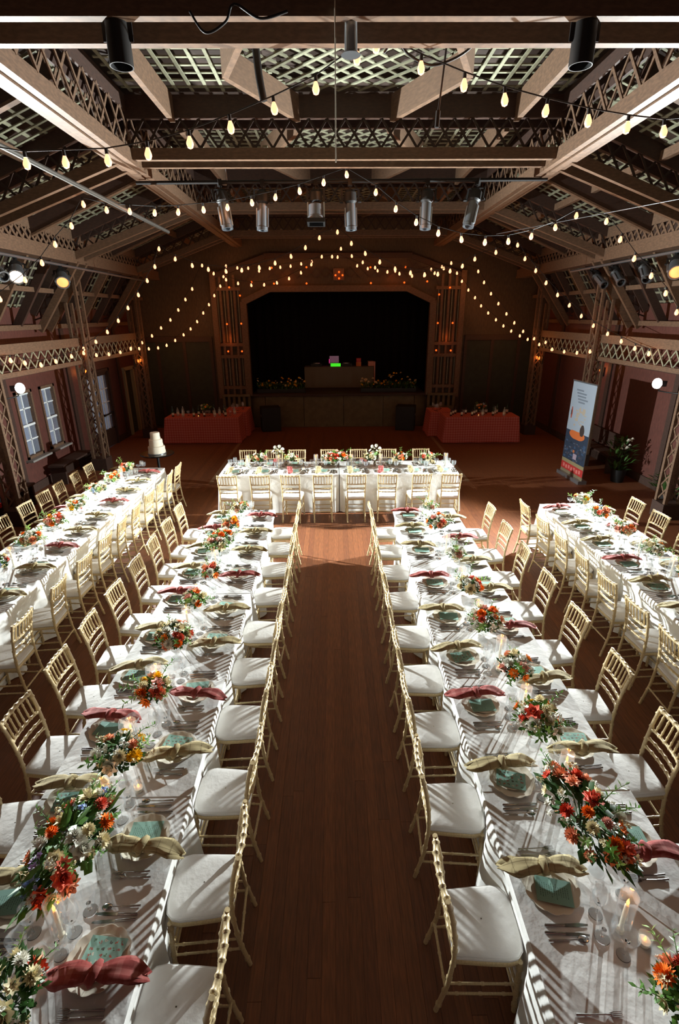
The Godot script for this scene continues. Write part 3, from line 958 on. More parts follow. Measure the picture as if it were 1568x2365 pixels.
	for s in [-1, 1]:
		var wing := thing("stage_wing", "low slatted timber screen beside the stage front, %s side" % ["window", "banner"][(s + 1) / 2], "screen", at(0, 0, 0))
		block(wing, "cap", Vector3(0.2 + s * 3.45, 1.1, -17.5), Vector3(0.92, 0.07, 0.1), mats.stage_panel)
		block(wing, "board", Vector3(0.2 + s * 3.45, 0.36, -17.52), Vector3(0.92, 0.7, 0.05), mats.stage_panel)
		for k in 6:
			block(wing, "baluster", Vector3(0.2 + s * (3.03 + k * 0.17), 0.88, -17.52), Vector3(0.085, 0.36, 0.05), mats.stage_panel)

	# black drapes round the stage
	for e in [["wall_stage_rear", Vector3(0.2, 3.5, -22.35), Vector3(9.0, 7.0, 0.1)], ["wall_stage_left", Vector3(-4.3, 3.5, -20.1), Vector3(0.1, 7.0, 4.4)], ["wall_stage_right", Vector3(4.7, 3.5, -20.1), Vector3(0.1, 7.0, 4.4)], ["ceiling_stage", Vector3(0.2, 5.6, -20.1), Vector3(8.9, 0.1, 4.4)], ["floor_stage", Vector3(0.2, -0.06, -20.1), Vector3(8.9, 0.1, 4.4)]]:
		var b := MB.new()
		b.box(e[1], e[2])
		structure(e[0], b.done(), mats.drape_black)
	for c in [["stage_drape", -3.4, 3.8, -21.6, "full black backdrop curtain across the rear of the stage", 0.06]]:
		var rows: Array = []
		for j in 6:
			var row := PackedVector3Array()
			for k in 160:
				var t := k / 159.0
				row.append(Vector3(lerpf(c[1], c[2], t), 5.4 - j * 0.855, c[3] + c[5] * sin(t * 130.0) + 0.02 * sin(t * 37.0 + j)))
			rows.append(row)
		var m := MB.new()
		m.grid(rows)
		solo(c[0], m.done(), mat("red_black_drape", Color(0.06, 0.03, 0.026), 0.95), c[4], "curtain")

	# table on the stage with equipment
	var dj := thing("dj_table", "grey cloth-fronted table on the stage holding sound equipment", "table", at(0.22, 1.12, -19.45))
	block(dj, "top", Vector3(0, 0.72, 0), Vector3(2.5, 0.04, 0.62), mat("board_grey", Color(0.42, 0.39, 0.34), 0.8))
	var skirt := MB.new()
	var rs: Array = []
	for j in 4:
		var row := PackedVector3Array()
		for k in 60:
			row.append(Vector3(-1.25 + 2.5 * k / 59.0, 0.72 - 0.238 * j, 0.31 + 0.012 * sin(k * 0.9) * j / 3.0))
		rs.append(row)
	skirt.grid(rs)
	part(dj, "skirt", skirt.done(), mats.board_grey)
	for s in [-1, 1]:
		block(dj, "leg", Vector3(s * 1.2, 0.35, -0.25), Vector3(0.05, 0.7, 0.05), mats.black)
	var mixer := thing("mixer", "flat black sound mixer with a green-lit face on stage table", "mixer", at(0.07, 1.862, -19.4))
	block(mixer, "case", Vector3(0, 0.05, 0), Vector3(0.42, 0.1, 0.34), mats.black)
	block(mixer, "lit_screen", Vector3(0.03, 0.06, 0.175), Vector3(0.36, 0.11, 0.01), glowing("green_screen", Color(0.25, 0.9, 0.15), 0.9))
	var lap := thing("laptop", "open laptop with a magenta-edged lid on the stage table", "laptop", at(0.05, 1.965, -19.42))
	block(lap, "keyboard", Vector3(0, 0.01, 0), Vector3(0.34, 0.02, 0.24), mats.steel)
	part(lap, "screen", unit_box, glowing("laptop_screen", Color(0.55, 0.42, 0.5), 0.25), Transform3D(Basis(Vector3.RIGHT, 0.25) * Basis.from_scale(Vector3(0.34, 0.24, 0.012)), Vector3(0, 0.13, -0.14)))
	block(lap, "edge_light", Vector3(-0.18, 0.08, 0.06), Vector3(0.012, 0.14, 0.1), glowing("magenta_light", Color(1.0, 0.15, 0.6), 1.2))
	for e in [["red_box", 0.94, 0.16, 0.14, Color(0.75, 0.13, 0.06), 0.14, "small bright red box stacked on an orange box on stage table"], ["orange_box", 0.94, 0.18, 0.14, Color(0.8, 0.42, 0.14), 0.0, "small orange box under the red box on the stage table"]]:
		var eq := thing(e[0], e[6], "box", at(e[1], 1.862 + e[5], -19.4))
		block(eq, "body", Vector3(0, 0.068, 0), Vector3(e[2], 0.136, 0.16), mat(e[0] + "_paint", e[4], 0.5))
		block(eq, "lid", Vector3(0, 0.125, 0.002), Vector3(e[2] + 0.008, 0.028, 0.17), mat(e[0] + "_paint", e[4], 0.5))
	var deck_p := proto("turntable", "turntable")
	block(deck_p, "plinth", Vector3(0, 0.05, 0), Vector3(0.4, 0.1, 0.3), mats.black)
	var plat := MB.new()
	plat.lathe([Vector2(0, 0.13), Vector2(0.13, 0.13), Vector2(0.135, 0.12), Vector2(0.135, 0.1)], 24)
	part(deck_p, "platter", plat.done(), mats.steel)
	place(deck_p, "black turntable at the window end of the stage table", at(-0.6, 1.862, -19.42), "turntables")
	place(deck_p, "black turntable next to the laptop on the stage table", at(0.5, 1.862, -19.42), "turntables")
	deck_p.free()
	var cloth := MB.new()
	cloth.box(Vector3(0, 0.09, 0), Vector3(0.2, 0.16, 0.3))
	cloth.box(Vector3(0.13, -0.2, 0.03), Vector3(0.05, 0.72, 0.28))
	solo("pink_cloth", cloth.done(), mat("pink_linen", Color(0.85, 0.6, 0.55), 0.9), "pink cloth hanging over the end of the stage table", "cloth", at(1.39, 1.862, -19.42))

	# flower boxes along the stage edge
	for k in 2:
		var x0: float = [-2.6, 0.95][k]
		var x1: float = [-0.95, 2.85][k]
		var box2 := thing("stage_planter", ["long planter of greenery with yellow blooms on window side of stage edge", "long planter of greenery with dim amber blooms on banner side of stage edge"][k], "planter", at((x0 + x1) * 0.5, 1.125, -17.95))
		block(box2, "trough", Vector3(0, 0.07, 0), Vector3(x1 - x0, 0.14, 0.22), mats.black)
		var fol := MB.new()
		rng.seed = 40 + k
		for q in 420:
			var p := Vector3(rng.randf_range(x0, x1) - (x0 + x1) * 0.5, rng.randf_range(0.1, 0.3), rng.randf_range(-0.13, 0.15))
			fol.petal(Transform3D(Basis.from_euler(Vector3(rng.randf_range(-1.2, 1.2), rng.randf() * TAU, rng.randf_range(-0.6, 0.6))), p), 0.1, 0.045, 0.3, 0.3, 2, 1.0)
		part(box2, "foliage", fol.done(), mats.leaf_dark).set_meta("kind", "stuff")
		for q in 46:
			var px := rng.randf_range(x0, x1) - (x0 + x1) * 0.5
			var hi := 0.24 + 0.3 * pow(rng.randf(), 2.0) * (1.0 + 0.5 * sin(px * 5.0))
			part(box2, "bloom", shapes[["rose", "cosmos", "dahlia"][q % 3]], mats[["yellow", "rose_cream", "yellow"][(q + k) % 3]], Transform3D(Basis.from_euler(Vector3(rng.randf_range(-0.3, 1.0), rng.randf() * TAU, 0)).scaled(Vector3.ONE * rng.randf_range(0.035, 0.058)), Vector3(px, hi, rng.randf_range(-0.08, 0.14))))

	# floor monitors
	var sp := proto("loudspeaker", "speaker")
	var cab := MB.new()
	cab.box(Vector3(0, 0.4, 0), Vector3(0.62, 0.78, 0.5))
	part(sp, "cabinet", cab.done(), mats.black)
	block(sp, "grille", Vector3(0, 0.4, 0.255), Vector3(0.56, 0.72, 0.015), mat("grille", Color(0.05, 0.052, 0.05), 0.5))
	for s in [-1, 1]:
		block(sp, "handle", Vector3(s * 0.313, 0.5, 0), Vector3(0.012, 0.06, 0.16), mats.steel)
	for s in [-1, 1]:
		for e in [-1, 1]:
			block(sp, "foot", Vector3(s * 0.26, 0.006, e * 0.2), Vector3(0.05, 0.012, 0.05), mats.black_gloss)
	place(sp, "black loudspeaker cabinet on the floor at the stage's window side", at(-2.1, 0, -17.1, 14), "floor loudspeakers")
	place(sp, "black loudspeaker cabinet on the floor at the stage's banner side", at(2.42, 0, -17.1, -14), "floor loudspeakers")
	sp.free()

# ---------------------------------------------------------------- drinks tables
func drape(hw: float, hd: float, tall: float, seed_: float, dents := [], wave := 0.012, flare := 0.03, joins := []) -> ArrayMesh:
	# a cloth over a table: flat top with soft edge, sides to the floor; dents = [side, along, half width, depth] where chairs push it in
	var m := MB.new()
	var r := 0.03
	var loop: Array = []
	var step := 0.05
	var add_side := func(a: Vector2, b: Vector2) -> void:
		var n := maxi(2, int(a.distance_to(b) / step))
		for k in n:
			loop.append(a.lerp(b, float(k) / n))
	add_side.call(Vector2(-hw, -hd + r), Vector2(-hw, hd - r))
	add_side.call(Vector2(-hw + 0.005, hd - 0.005), Vector2(-hw + r, hd))
	add_side.call(Vector2(-hw + r, hd), Vector2(hw - r, hd))
	add_side.call(Vector2(hw - 0.005, hd - 0.005), Vector2(hw, hd - r))
	add_side.call(Vector2(hw, hd - r), Vector2(hw, -hd + r))
	add_side.call(Vector2(hw - 0.005, -hd + 0.005), Vector2(hw - r, -hd))
	add_side.call(Vector2(hw - r, -hd), Vector2(-hw + r, -hd))
	add_side.call(Vector2(-hw + r, -hd), Vector2(-hw + 0.005, -hd + 0.005))
	var hs := [0.0, 0.004, 0.015, 0.06, 0.14, 0.22, 0.28, 0.34, 0.42, 0.52, 0.63, tall - 0.012]
	var rows: Array = []
	var along := 0.0
	var dist: Array = []
	for k in loop.size():
		dist.append(along)
		along += loop[k].distance_to(loop[(k + 1) % loop.size()])
	for h in hs:
		var row := PackedVector3Array()
		var t: float = h / tall
		for k in loop.size():
			var p: Vector2 = loop[k]
			var near_x := hw - absf(p.x)
			var near_z := hd - absf(p.y)
			var out := Vector2(signf(p.x) if near_x < 0.031 else 0.0, signf(p.y) if near_z < 0.031 else 0.0)
			if out.length() > 0:
				out = out.normalized()
			var corner: float = exp(-(near_x + near_z) / 0.12) if near_x < 0.3 and near_z < 0.3 else 0.0
			var s: float = dist[k]
			var o: float = -0.004 + minf(h / 0.015, 1.0) * 0.004 + flare * t + t * wave * (sin(s * 9.0 + seed_) + 0.6 * sin(s * 17.0 + seed_ * 2.3)) + corner * t * 0.07
			if (joins.has(2) and out.y > 0.5) or (joins.has(3) and out.y < -0.5) or (joins.has(0) and out.x < -0.5) or (joins.has(1) and out.x > 0.5):
				o = -0.004
			for d in dents:
				var on: bool = (d[0] == 0 and out.x < -0.5) or (d[0] == 1 and out.x > 0.5) or (d[0] == 2 and out.y > 0.5) or (d[0] == 3 and out.y < -0.5)
				if on:
					var c: float = p.y if d[0] < 2 else p.x
					var f := 1.0 - smoothstep(d[2], d[2] + 0.12, absf(c - d[1]))
					var dep := smoothstep(0.04, 0.2, h)
					o = lerpf(o, minf(o, -d[3]), f * dep)
			row.append(Vector3(p.x + out.x * o, tall - h, p.y + out.y * o))
		rows.append(row)
	m.grid(rows, true)
	var top: Array = []
	var nz := maxi(2, int(hd * 2 / 0.3))
	for j in nz + 1:
		var row := PackedVector3Array()
		for k in 9:
			row.append(Vector3(lerpf(-hw + 0.004, hw - 0.004, k / 8.0), tall, lerpf(-hd + 0.004, hd - 0.004, float(j) / nz)))
		top.append(row)
	m.grid(top)
	return m.done()

func table_under(c: Vector3, hw: float, hd: float, label: String, turn := 0.0, group := "folding tables under cloths") -> void:
	var t := thing("banquet_table", label, "table", at(c.x, 0, c.z, turn), group)
	block(t, "table_top", Vector3(0, 0.738, 0), Vector3(hw * 2 - 0.03, 0.03, hd * 2 - 0.03), mat("plywood", Color(0.6, 0.48, 0.33), 0.7))
	for sx in [-1, 1]:
		for sz in [-1, 1]:
			block(t, "leg", Vector3(sx * (hw - 0.24), 0.361, sz * (hd - 0.24)), Vector3(0.035, 0.722, 0.035), mats.steel)

func drinks() -> void:
	for b in [["window", -3.95, -15.68, 1.1, 0.38, 0], ["banner", 4.42, -15.45, 1.1, 0.38, 0], ["window", -3.12, -16.75, 0.36, 0.52, 1], ["banner", 3.4, -16.4, 0.36, 0.42, 1]]:
		var kind: String = "long drinks table" if b[5] == 0 else "short drinks table behind it"
		table_under(Vector3(b[1], 0, b[2]), b[3], b[4], "folding table beneath the red checked cloth, %s, %s side" % [["long front one", "short rear one"][b[5]], b[0]])
		solo("check_tablecloth", drape(b[3], b[4], 0.765, b[1], [], 0.02, 0.05), mats.bar_check, "red checked cloth on the %s at the %s side of stage" % [["long drinks table", "short rear drinks table"][b[5]], b[0]], "tablecloth", at(b[1], 0, b[2]), "red checked cloths")
	var bottles: Array = []
	for k in 3:
		var m := MB.new()
		var pr: Array = [[Vector2(0, 0), Vector2(0.037, 0), Vector2(0.038, 0.19), Vector2(0.034, 0.215), Vector2(0.014, 0.26), Vector2(0.013, 0.31), Vector2(0, 0.31)], [Vector2(0, 0), Vector2(0.042, 0), Vector2(0.042, 0.15), Vector2(0.03, 0.19), Vector2(0.015, 0.21), Vector2(0.015, 0.25), Vector2(0, 0.25)], [Vector2(0, 0), Vector2(0.03, 0), Vector2(0.03, 0.13), Vector2(0.012, 0.19), Vector2(0.012, 0.22), Vector2(0, 0.22)]][k]
		m.lathe(pr, 12)
		var lab := MB.new()
		lab.lathe([Vector2(pr[1].x + 0.001, 0.05), Vector2(pr[1].x + 0.001, 0.12)], 12)
		var p := proto("bottle", "bottle")
		part(p, "body", m.done(), mats[["bottle_green", "bottle_clear", "bottle_brown"][k]])
		part(p, "paper_label", lab.done(), mats.paper_label)
		bottles.append(p)
	rng.seed = 77
	for side in 2:
		var cx: float = [-3.95, 4.42][side]
		var cz: float = [-15.68, -15.45][side]
		var sn: String = ["window", "banner"][side]
		for k in 18:
			var x: float = cx - 0.95 + 1.9 * (k + 0.5) / 18.0
			var z: float = cz + [0.16, -0.02, -0.2][k % 3] + rng.randf_range(-0.03, 0.03)
			if k % 6 == 4:
				var g: Node3D = shapes["water_glass"]
				place(g, "clear drinking glass, %s item along the %s-side drinks table" % [ORD[k], sn], at(x, 0.766, z), "glasses on the %s drinks table" % sn)
			else:
				var kind := rng.randi() % 3
				place(bottles[kind], "%s labelled bottle, %s item along the %s-side drinks table" % [["tall green", "stout clear", "small brown"][kind], ORD[k], sn], at(x, 0.766, z, rng.randf() * 360), "bottles on the %s drinks table" % sn)
		for k in 8:
			var bx: float = [-3.12, 3.4][side] + rng.randf_range(-0.22, 0.22)
			var bz: float = [-16.75, -16.4][side] - 0.3 + 0.085 * k
			place(shapes["wine_glass"], "clear wine glass, %s along the short rear %s-side drinks table" % [ORD[k], sn], at(bx, 0.766, bz), "wine glasses on the %s rear drinks table" % sn)
		place(shapes["votive"], "lit votive candle among bottles on the %s drinks table" % sn, at(cx - 0.1, 0.766, cz + 0.28), "votives on the drinks tables")
		var fl := bouquet(Vector3(cx + 0.05, 0.766, cz - 0.05), 0.14, 0.14, 60 + side, "small bouquet among bottles on the %s drinks table" % sn, 7, "bouquets on the drinks tables")
	for p in bottles:
		p.free()

# ---------------------------------------------------------------- single things round the room
func room_things() -> void:
	# cake
	var ct := thing("cake_table", "small round dark pedestal table under the wedding cake", "table", at(-3.95, 0, -11.2))
	var top := MB.new()
	top.lathe([Vector2(0, 0.72), Vector2(0.36, 0.72), Vector2(0.37, 0.735), Vector2(0.36, 0.75), Vector2(0, 0.75)], 32)
	part(ct, "table_top", top.done(), mats.black_gloss)
	var ped := MB.new()
	ped.lathe([Vector2(0.03, 0.72), Vector2(0.03, 0.1), Vector2(0.05, 0.06), Vector2(0.22, 0.02), Vector2(0.22, 0.0), Vector2(0, 0.0)], 16)
	part(ct, "pedestal", ped.done(), mats.black)
	var cake := thing("wedding_cake", "three-tier white wedding cake on the small round dark table", "cake", at(-3.95, 0.75, -11.2))
	var icing := mat("icing", Color(0.88, 0.84, 0.76), 0.7)
	var brd := MB.new()
	brd.lathe([Vector2(0, 0), Vector2(0.2, 0), Vector2(0.2, 0.012), Vector2(0, 0.012)], 24)
	part(cake, "cake_board", brd.done(), mats.steel)
	for k in 3:
		var tier := MB.new()
		var r: float = [0.175, 0.14, 0.1][k]
		var y0: float = [0.012, 0.165, 0.315][k]
		tier.lathe([Vector2(r, y0), Vector2(r * 1.03, y0 + 0.03), Vector2(r * 0.98, y0 + 0.075), Vector2(r, y0 + 0.12), Vector2(r * 0.95, y0 + 0.15), Vector2(0, y0 + 0.155)], 30, Transform3D(), 14, 0.05)
		part(cake, "tier", tier.done(), icing)

	# standing banner
	var b := thing("standing_banner", "tall pull-up banner with grey sky, orange shape, dark blue scene and red foot band", "banner", at(5.56, 0, -11.42, -87))
	var im := Image.create(256, 560, false, Image.FORMAT_RGB8)
	var r := RandomNumberGenerator.new()
	r.seed = 5
	im.fill(Color(0.6, 0.65, 0.7))
	for k in 5:
		var w := r.randi_range(60, 150)
		im.fill_rect(Rect2i(50 + k * 9, 42 + k * 17, w, 9), Color(0.44, 0.48, 0.53))
	for k in 26:
		var cx := r.randi_range(60, 190)
		var cy := r.randi_range(140, 250)
		im.fill_rect(Rect2i(cx, cy, r.randi_range(8, 34), r.randi_range(6, 16)), Color(0.68, 0.63, 0.56))
	for y in 70:
		var hw := int(10.0 * sin(PI * y / 70.0)) + 2
		im.fill_rect(Rect2i(28 - hw / 2, 150 + y, hw + 6, 1), Color(0.62, 0.24, 0.16))
	im.fill_rect(Rect2i(22, 172, 9, 26), Color(0.16, 0.14, 0.14))
	for y in range(290, 470):
		im.fill_rect(Rect2i(0, y, 256, 1), Color(0.13, 0.19, 0.27))
	for y in 48:
		var hw := int(88.0 * sqrt(maxf(0.0, 1.0 - pow((y - 20) / 30.0, 2.0)))) if y < 50 else 0
		im.fill_rect(Rect2i(128 - hw, 286 + y, hw * 2, 1), Color(0.78, 0.4, 0.18))
	for y in 66:
		var hw := int(26.0 * sin(PI * (y + 10) / 90.0))
		im.fill_rect(Rect2i(176 - hw, 238 + y, hw * 2, 1), Color(0.22, 0.17, 0.15))
	for k in 90:
		im.fill_rect(Rect2i(r.randi_range(0, 240), r.randi_range(345, 465), r.randi_range(4, 26), r.randi_range(4, 12)), [Color(0.2, 0.3, 0.42), Color(0.09, 0.13, 0.19), Color(0.34, 0.38, 0.44), Color(0.27, 0.24, 0.28)][r.randi() % 4])
	im.fill_rect(Rect2i(120, 420, 40, 34), Color(0.62, 0.55, 0.6))
	im.fill_rect(Rect2i(110, 400, 20, 16), Color(0.7, 0.4, 0.2))
	im.fill_rect(Rect2i(0, 470, 256, 26), Color(0.55, 0.5, 0.36))
	im.fill_rect(Rect2i(0, 492, 256, 44), Color(0.68, 0.16, 0.14))
	for k in 7:
		im.fill_rect(Rect2i(22 + k * 31, 502 + (k % 2) * 4, 20, 22), Color(0.8, 0.45, 0.42))
	im.fill_rect(Rect2i(0, 536, 256, 24), Color(0.48, 0.42, 0.32))
	var bmat := mat("banner_print", Color(0.85, 0.85, 0.85), 0.6)
	bmat.albedo_texture = ImageTexture.create_from_image(im)
	var sheet := MB.new()
	sheet.grid([PackedVector3Array([Vector3(-0.5, 2.18, 0.02), Vector3(0.5, 2.18, 0.02)]), PackedVector3Array([Vector3(-0.5, 0.06, 0.02), Vector3(0.5, 0.06, 0.02)])])
	part(b, "printed_sheet", sheet.done(), bmat)
	block(b, "backing", Vector3(0, 1.12, 0.012), Vector3(1.0, 2.12, 0.008), mat("banner_back", Color(0.5, 0.48, 0.44), 0.8))
	block(b, "base", Vector3(0, 0.04, 0), Vector3(1.04, 0.08, 0.2), mats.steel)
	block(b, "top_rail", Vector3(0, 2.19, 0.015), Vector3(1.02, 0.03, 0.03), mats.steel)
	block(b, "pole", Vector3(0, 1.1, -0.03), Vector3(0.02, 2.1, 0.02), mats.steel)

	# fire extinguisher and notice on the window-side wall column
	var fe := thing("fire_extinguisher", "red fire extinguisher hung on the column of the window side", "extinguisher", at(-6.02, 0.42, -8.65))
	var body := MB.new()
	body.lathe([Vector2(0, 0), Vector2(0.06, 0), Vector2(0.065, 0.02), Vector2(0.065, 0.36), Vector2(0.045, 0.41), Vector2(0.02, 0.43), Vector2(0.02, 0.46), Vector2(0, 0.46)], 16)
	part(fe, "tank", body.done(), mats.red)
	block(fe, "valve", Vector3(0, 0.48, 0.02), Vector3(0.05, 0.05, 0.12), mats.black)
	var hose := MB.new()
	hose.tube([Vector3(0.0, 0.46, 0.05), Vector3(0.07, 0.42, 0.06), Vector3(0.085, 0.25, 0.03), Vector3(0.08, 0.1, 0.02)], [0.011])
	part(fe, "hose", hose.done(), mats.black)
	block(fe, "paper_label", Vector3(0, 0.22, 0.062), Vector3(0.06, 0.1, 0.008), mats.paper_label)
	var no := thing("wall_notice", "small red and white notice on column above the fire extinguisher", "notice", at(-6.0, 1.25, -8.76))
	block(no, "board", Vector3(0, 0, 0), Vector3(0.15, 0.2, 0.012), mats.paper_label)
	block(no, "red_band", Vector3(0, 0.06, 0.007), Vector3(0.15, 0.07, 0.004), mats.red)

	# benches along the walls
	for k in 5:
		var left := k < 3
		var z: float = [-6.8, -9.6, -12.0, -7.0, -12.6][k]
		var x: float = -6.3 if left else 6.7
		var bench := thing("wall_bench", ["long dark wooden bench under the window wall nearest the balcony", "dark wooden bench under the first paired window", "short dark wooden bench between windows and glass doors", "dark wooden bench on the banner-side wall nearer the balcony", "dark wooden bench on the wall behind the standing banner"][k], "bench", at(x, 0, z), "wall benches")
		var l: float = [2.2, 0.9, 1.5, 2.4, 1.8][k]
		block(bench, "seat", Vector3(0, 0.43, 0), Vector3(0.36, 0.04, l), mats.truss_wood_dark)
		if not left:
			block(bench, "back_rest", Vector3(-0.2 if left else 0.2, 0.68, 0), Vector3(0.03, 0.36, l), mats.truss_wood_dark)
		for s in [-1, 1]:
			block(bench, "end_board", Vector3(0, 0.205, s * (l * 0.5 - 0.08)), Vector3(0.34, 0.41, 0.05), mats.truss_wood_dark)
			if not left:
				block(bench, "back_post", Vector3(-0.2 if left else 0.2, 0.43, s * (l * 0.5 - 0.08)), Vector3(0.04, 0.86, 0.06), mats.truss_wood_dark)

	# plants with white flowers against the banner-side wall
	for k in 2:
		var px: float = [6.5, 6.62][k]
		var pz: float = [-11.15, -9.5][k]
		var pl := thing("potted_plant", ["dark bushy potted plant with white blossom behind the angled table", "low potted plant with small white blossom by the banner-side wall"][k], "plant", at(px, 0, pz), "potted plants on the banner side")
		var pot := MB.new()
		pot.lathe([Vector2(0, 0), Vector2(0.13, 0), Vector2(0.17, 0.28), Vector2(0.18, 0.3), Vector2(0.16, 0.3), Vector2(0.15, 0.26), Vector2(0, 0.26)], 18)
		part(pl, "pot", pot.done(), mats.black)
		var fol := MB.new()
		rng.seed = 90 + k
		var tall: float = [0.75, 0.4][k]
		for q in 160:
			var a := rng.randf() * TAU
			var hh := rng.randf()
			var rad := rng.randf() * (0.12 + 0.22 * sin(hh * PI))
			fol.petal(Transform3D(Basis.from_euler(Vector3(rng.randf_range(0.2, 1.4), a, 0)), Vector3(cos(a) * rad, 0.26 + hh * tall, sin(a) * rad)), 0.14, 0.05, 0.2, 0.4, 2, 1.0)
		fol.tube([Vector3(0, 0.24, 0), Vector3(0.02, 0.26 + tall * 0.8, 0)], [0.015, 0.006], 6)
		part(pl, "foliage", fol.done(), mats.leaf_dark).set_meta("kind", "stuff")
		for q in 9:
			part(pl, "bloom", shapes["rose"], mats.rose_white, Transform3D(Basis.from_euler(Vector3(rng.randf_range(-0.5, 0.8), rng.randf() * TAU, 0)).scaled(Vector3.ONE * 0.04), Vector3(rng.randf_range(-0.18, 0.12), 0.3 + tall * rng.randf_range(0.6, 1.0), rng.randf_range(-0.05, 0.2))))

	# wall sconces
	var sc := [[Vector3(-6.52, 2.2, -13.75), 90, "two-flame wall sconce beside the glass doors"], [Vector3(-5.9, 2.3, -16.05), 90, "two-flame sconce on the column next to stage, window side"], [Vector3(6.94, 2.2, -13.55), -90, "two-flame wall sconce behind the standing banner"], [Vector3(6.3, 2.3, -16.05), -90, "two-flame sconce on the column next to stage, banner side"]]
	for s in sc:
		var o := thing("wall_sconce", s[2], "sconce", at(s[0].x, s[0].y, s[0].z, s[1]), "wall sconces")
		block(o, "back_plate", Vector3(0, 0, -0.04), Vector3(0.14, 0.22, 0.03), mats.black)
		for e in [-1, 1]:
			var arm := MB.new()
			arm.tube([Vector3(e * 0.03, -0.02, -0.03), Vector3(e * 0.08, -0.05, 0.05), Vector3(e * 0.09, 0.02, 0.08)], [0.01])
			part(o, "arm", arm.done(), mats.black)
			var bulb := MB.new()
			bulb.lathe([Vector2(0.014, 0.02), Vector2(0.024, 0.05), Vector2(0.016, 0.09), Vector2(0, 0.12)], 10, Transform3D(Basis(), Vector3(e * 0.09, 0, 0.08)))
			part(o, "bulb", bulb.done(), mats.sconce_glow)
		var l := OmniLight3D.new()
		l.name = "sconce_light"
		l.light_color = Color(1.0, 0.55, 0.25)
		l.light_energy = 0.06
		l.light_size = 0.06
		l.omni_range = 30.0
		l.omni_attenuation = 2.0
		l.shadow_enabled = true
		l.position = Vector3(0, 0.06, 0.1)
		o.add_child(l, true)

# ---------------------------------------------------------------- lights under the roof
func string_lights() -> void:
	var bm := MB.new()
	bm.lathe([Vector2(0.013, 0.0), Vector2(0.018, -0.012), Vector2(0.03, -0.045), Vector2(0.031, -0.06), Vector2(0.022, -0.085), Vector2(0, -0.096)], 12)
	var bulb := bm.done()
	var sm := MB.new()
	sm.lathe([Vector2(0, 0.045), Vector2(0.014, 0.045), Vector2(0.016, 0.0), Vector2(0, 0.0)], 10)
	var socket := sm.done()
	var labels := {1: "string of warm bulbs under the roof truss nearest the balcony", 2: "string of warm bulbs swagged under the roof truss of the stage lights", 3: "string of warm bulbs swagged under the roof truss over the dance floor", 4: "string of warm bulbs swagged under the roof truss before the stage", 5: "string of warm bulbs draped before the stage arch and down to columns", 6: "short string of warm bulbs along the frieze above the windows"}
	for k in BULBS:
		var pts: Array = BULBS[k]
		var root := thing("string_lights", labels[k], "string lights", at(0, 0, 0), "bulb strings")
		var path: Array = []
		for p in pts:
			path.append(p + Vector3(0, 0.085, 0))
		if k == 1:
			path.push_front(Vector3(-3.05, 5.0, -5.3))
			path.append(Vector3(3.3, 5.2, -5.3))
		if k == 6:
			path.push_front(Vector3(-5.7, 2.98, -9.06))
			path.append(Vector3(-5.7, 2.92, -12.44))
		var cable := MB.new()
		cable.tube(path, [0.006], 5)
		part(root, "cable", cable.done(), mats.black)
		for i in pts.size():
			var tilt := Basis.from_euler(Vector3(0.1 * sin(i * 1.7), i, 0.12 * sin(i * 2.3)))
			var so := part(root, "socket", socket, mats.black, Transform3D(tilt, pts[i] + Vector3(0, 0.04, 0)))
			part(so, "bulb", bulb, mats.bulb_glow)
			var l := OmniLight3D.new()
			l.name = "bulb_light"
			l.light_color = Color(1.0, 0.6, 0.3)
			l.light_energy = 0.026
			l.light_size = 0.03
			l.omni_range = 30.0
			l.omni_attenuation = 2.0
			l.shadow_enabled = true
			l.position = pts[i] + Vector3(0, -0.015, 0)
			root.add_child(l, true)

func spot_proto(long: float, barrel: float) -> Node3D:
	# stage spotlight hanging from a pipe at its origin, nose down along -y
	var p := proto("stage_light", "stage light")
	var clamp_ := MB.new()
	clamp_.box(Vector3(0, 0, 0), Vector3(0.06, 0.09, 0.07))
	clamp_.tube([Vector3(0, -0.03, 0), Vector3(0, -0.09, 0)], [0.012])
	part(p, "clamp", clamp_.done(), mats.black)
	var yoke := MB.new()
	yoke.beam(Vector3(-0.13, -0.09, 0), Vector3(0.13, -0.09, 0), 0.03, 0.012)
	for s in [-1, 1]:
		yoke.beam(Vector3(s * 0.13, -0.09, 0), Vector3(s * 0.13, -0.28, 0), 0.03, 0.01, Vector3.BACK)
	part(p, "yoke", yoke.done(), mats.black)
	var b := MB.new()
	b.lathe([Vector2(0, -0.1), Vector2(0.06, -0.105), Vector2(0.095, -0.14), Vector2(0.1, -0.26), Vector2(0.07, -0.29)], 20)
	part(p, "lamp_house", b.done(), mats.black)
	var t := MB.new()
	t.lathe([Vector2(0.07, -0.28), Vector2(barrel, -0.31), Vector2(barrel, -long + 0.06), Vector2(barrel + 0.012, -long + 0.05), Vector2(barrel + 0.012, -long), Vector2(barrel - 0.008, -long), Vector2(barrel - 0.01, -long + 0.05)], 20)
	var bar := part(p, "barrel", t.done(), mat("cast_alloy", Color(0.42, 0.44, 0.46), 0.38, 0.75))
	var l := MB.new()
	l.lathe([Vector2(0, -long + 0.03), Vector2(barrel - 0.01, -long + 0.045)], 20)
	part(bar, "lens", l.done(), mats.black_gloss)
	var f := MB.new()
	for s in [-1, 1]:
		f.box(Vector3(s * (barrel + 0.012), -long * 0.72, 0), Vector3(0.02, long * 0.4, 0.035))
	part(p, "rib", f.done(), mats.steel)
	for s in [-1, 1]:
		var kn := MB.new()
		kn.tube([Vector3(s * 0.12, -0.26, 0), Vector3(s * 0.17, -0.26, 0)], [0.018])
		part(p, "knob", kn.done(), mats.black)
	return p

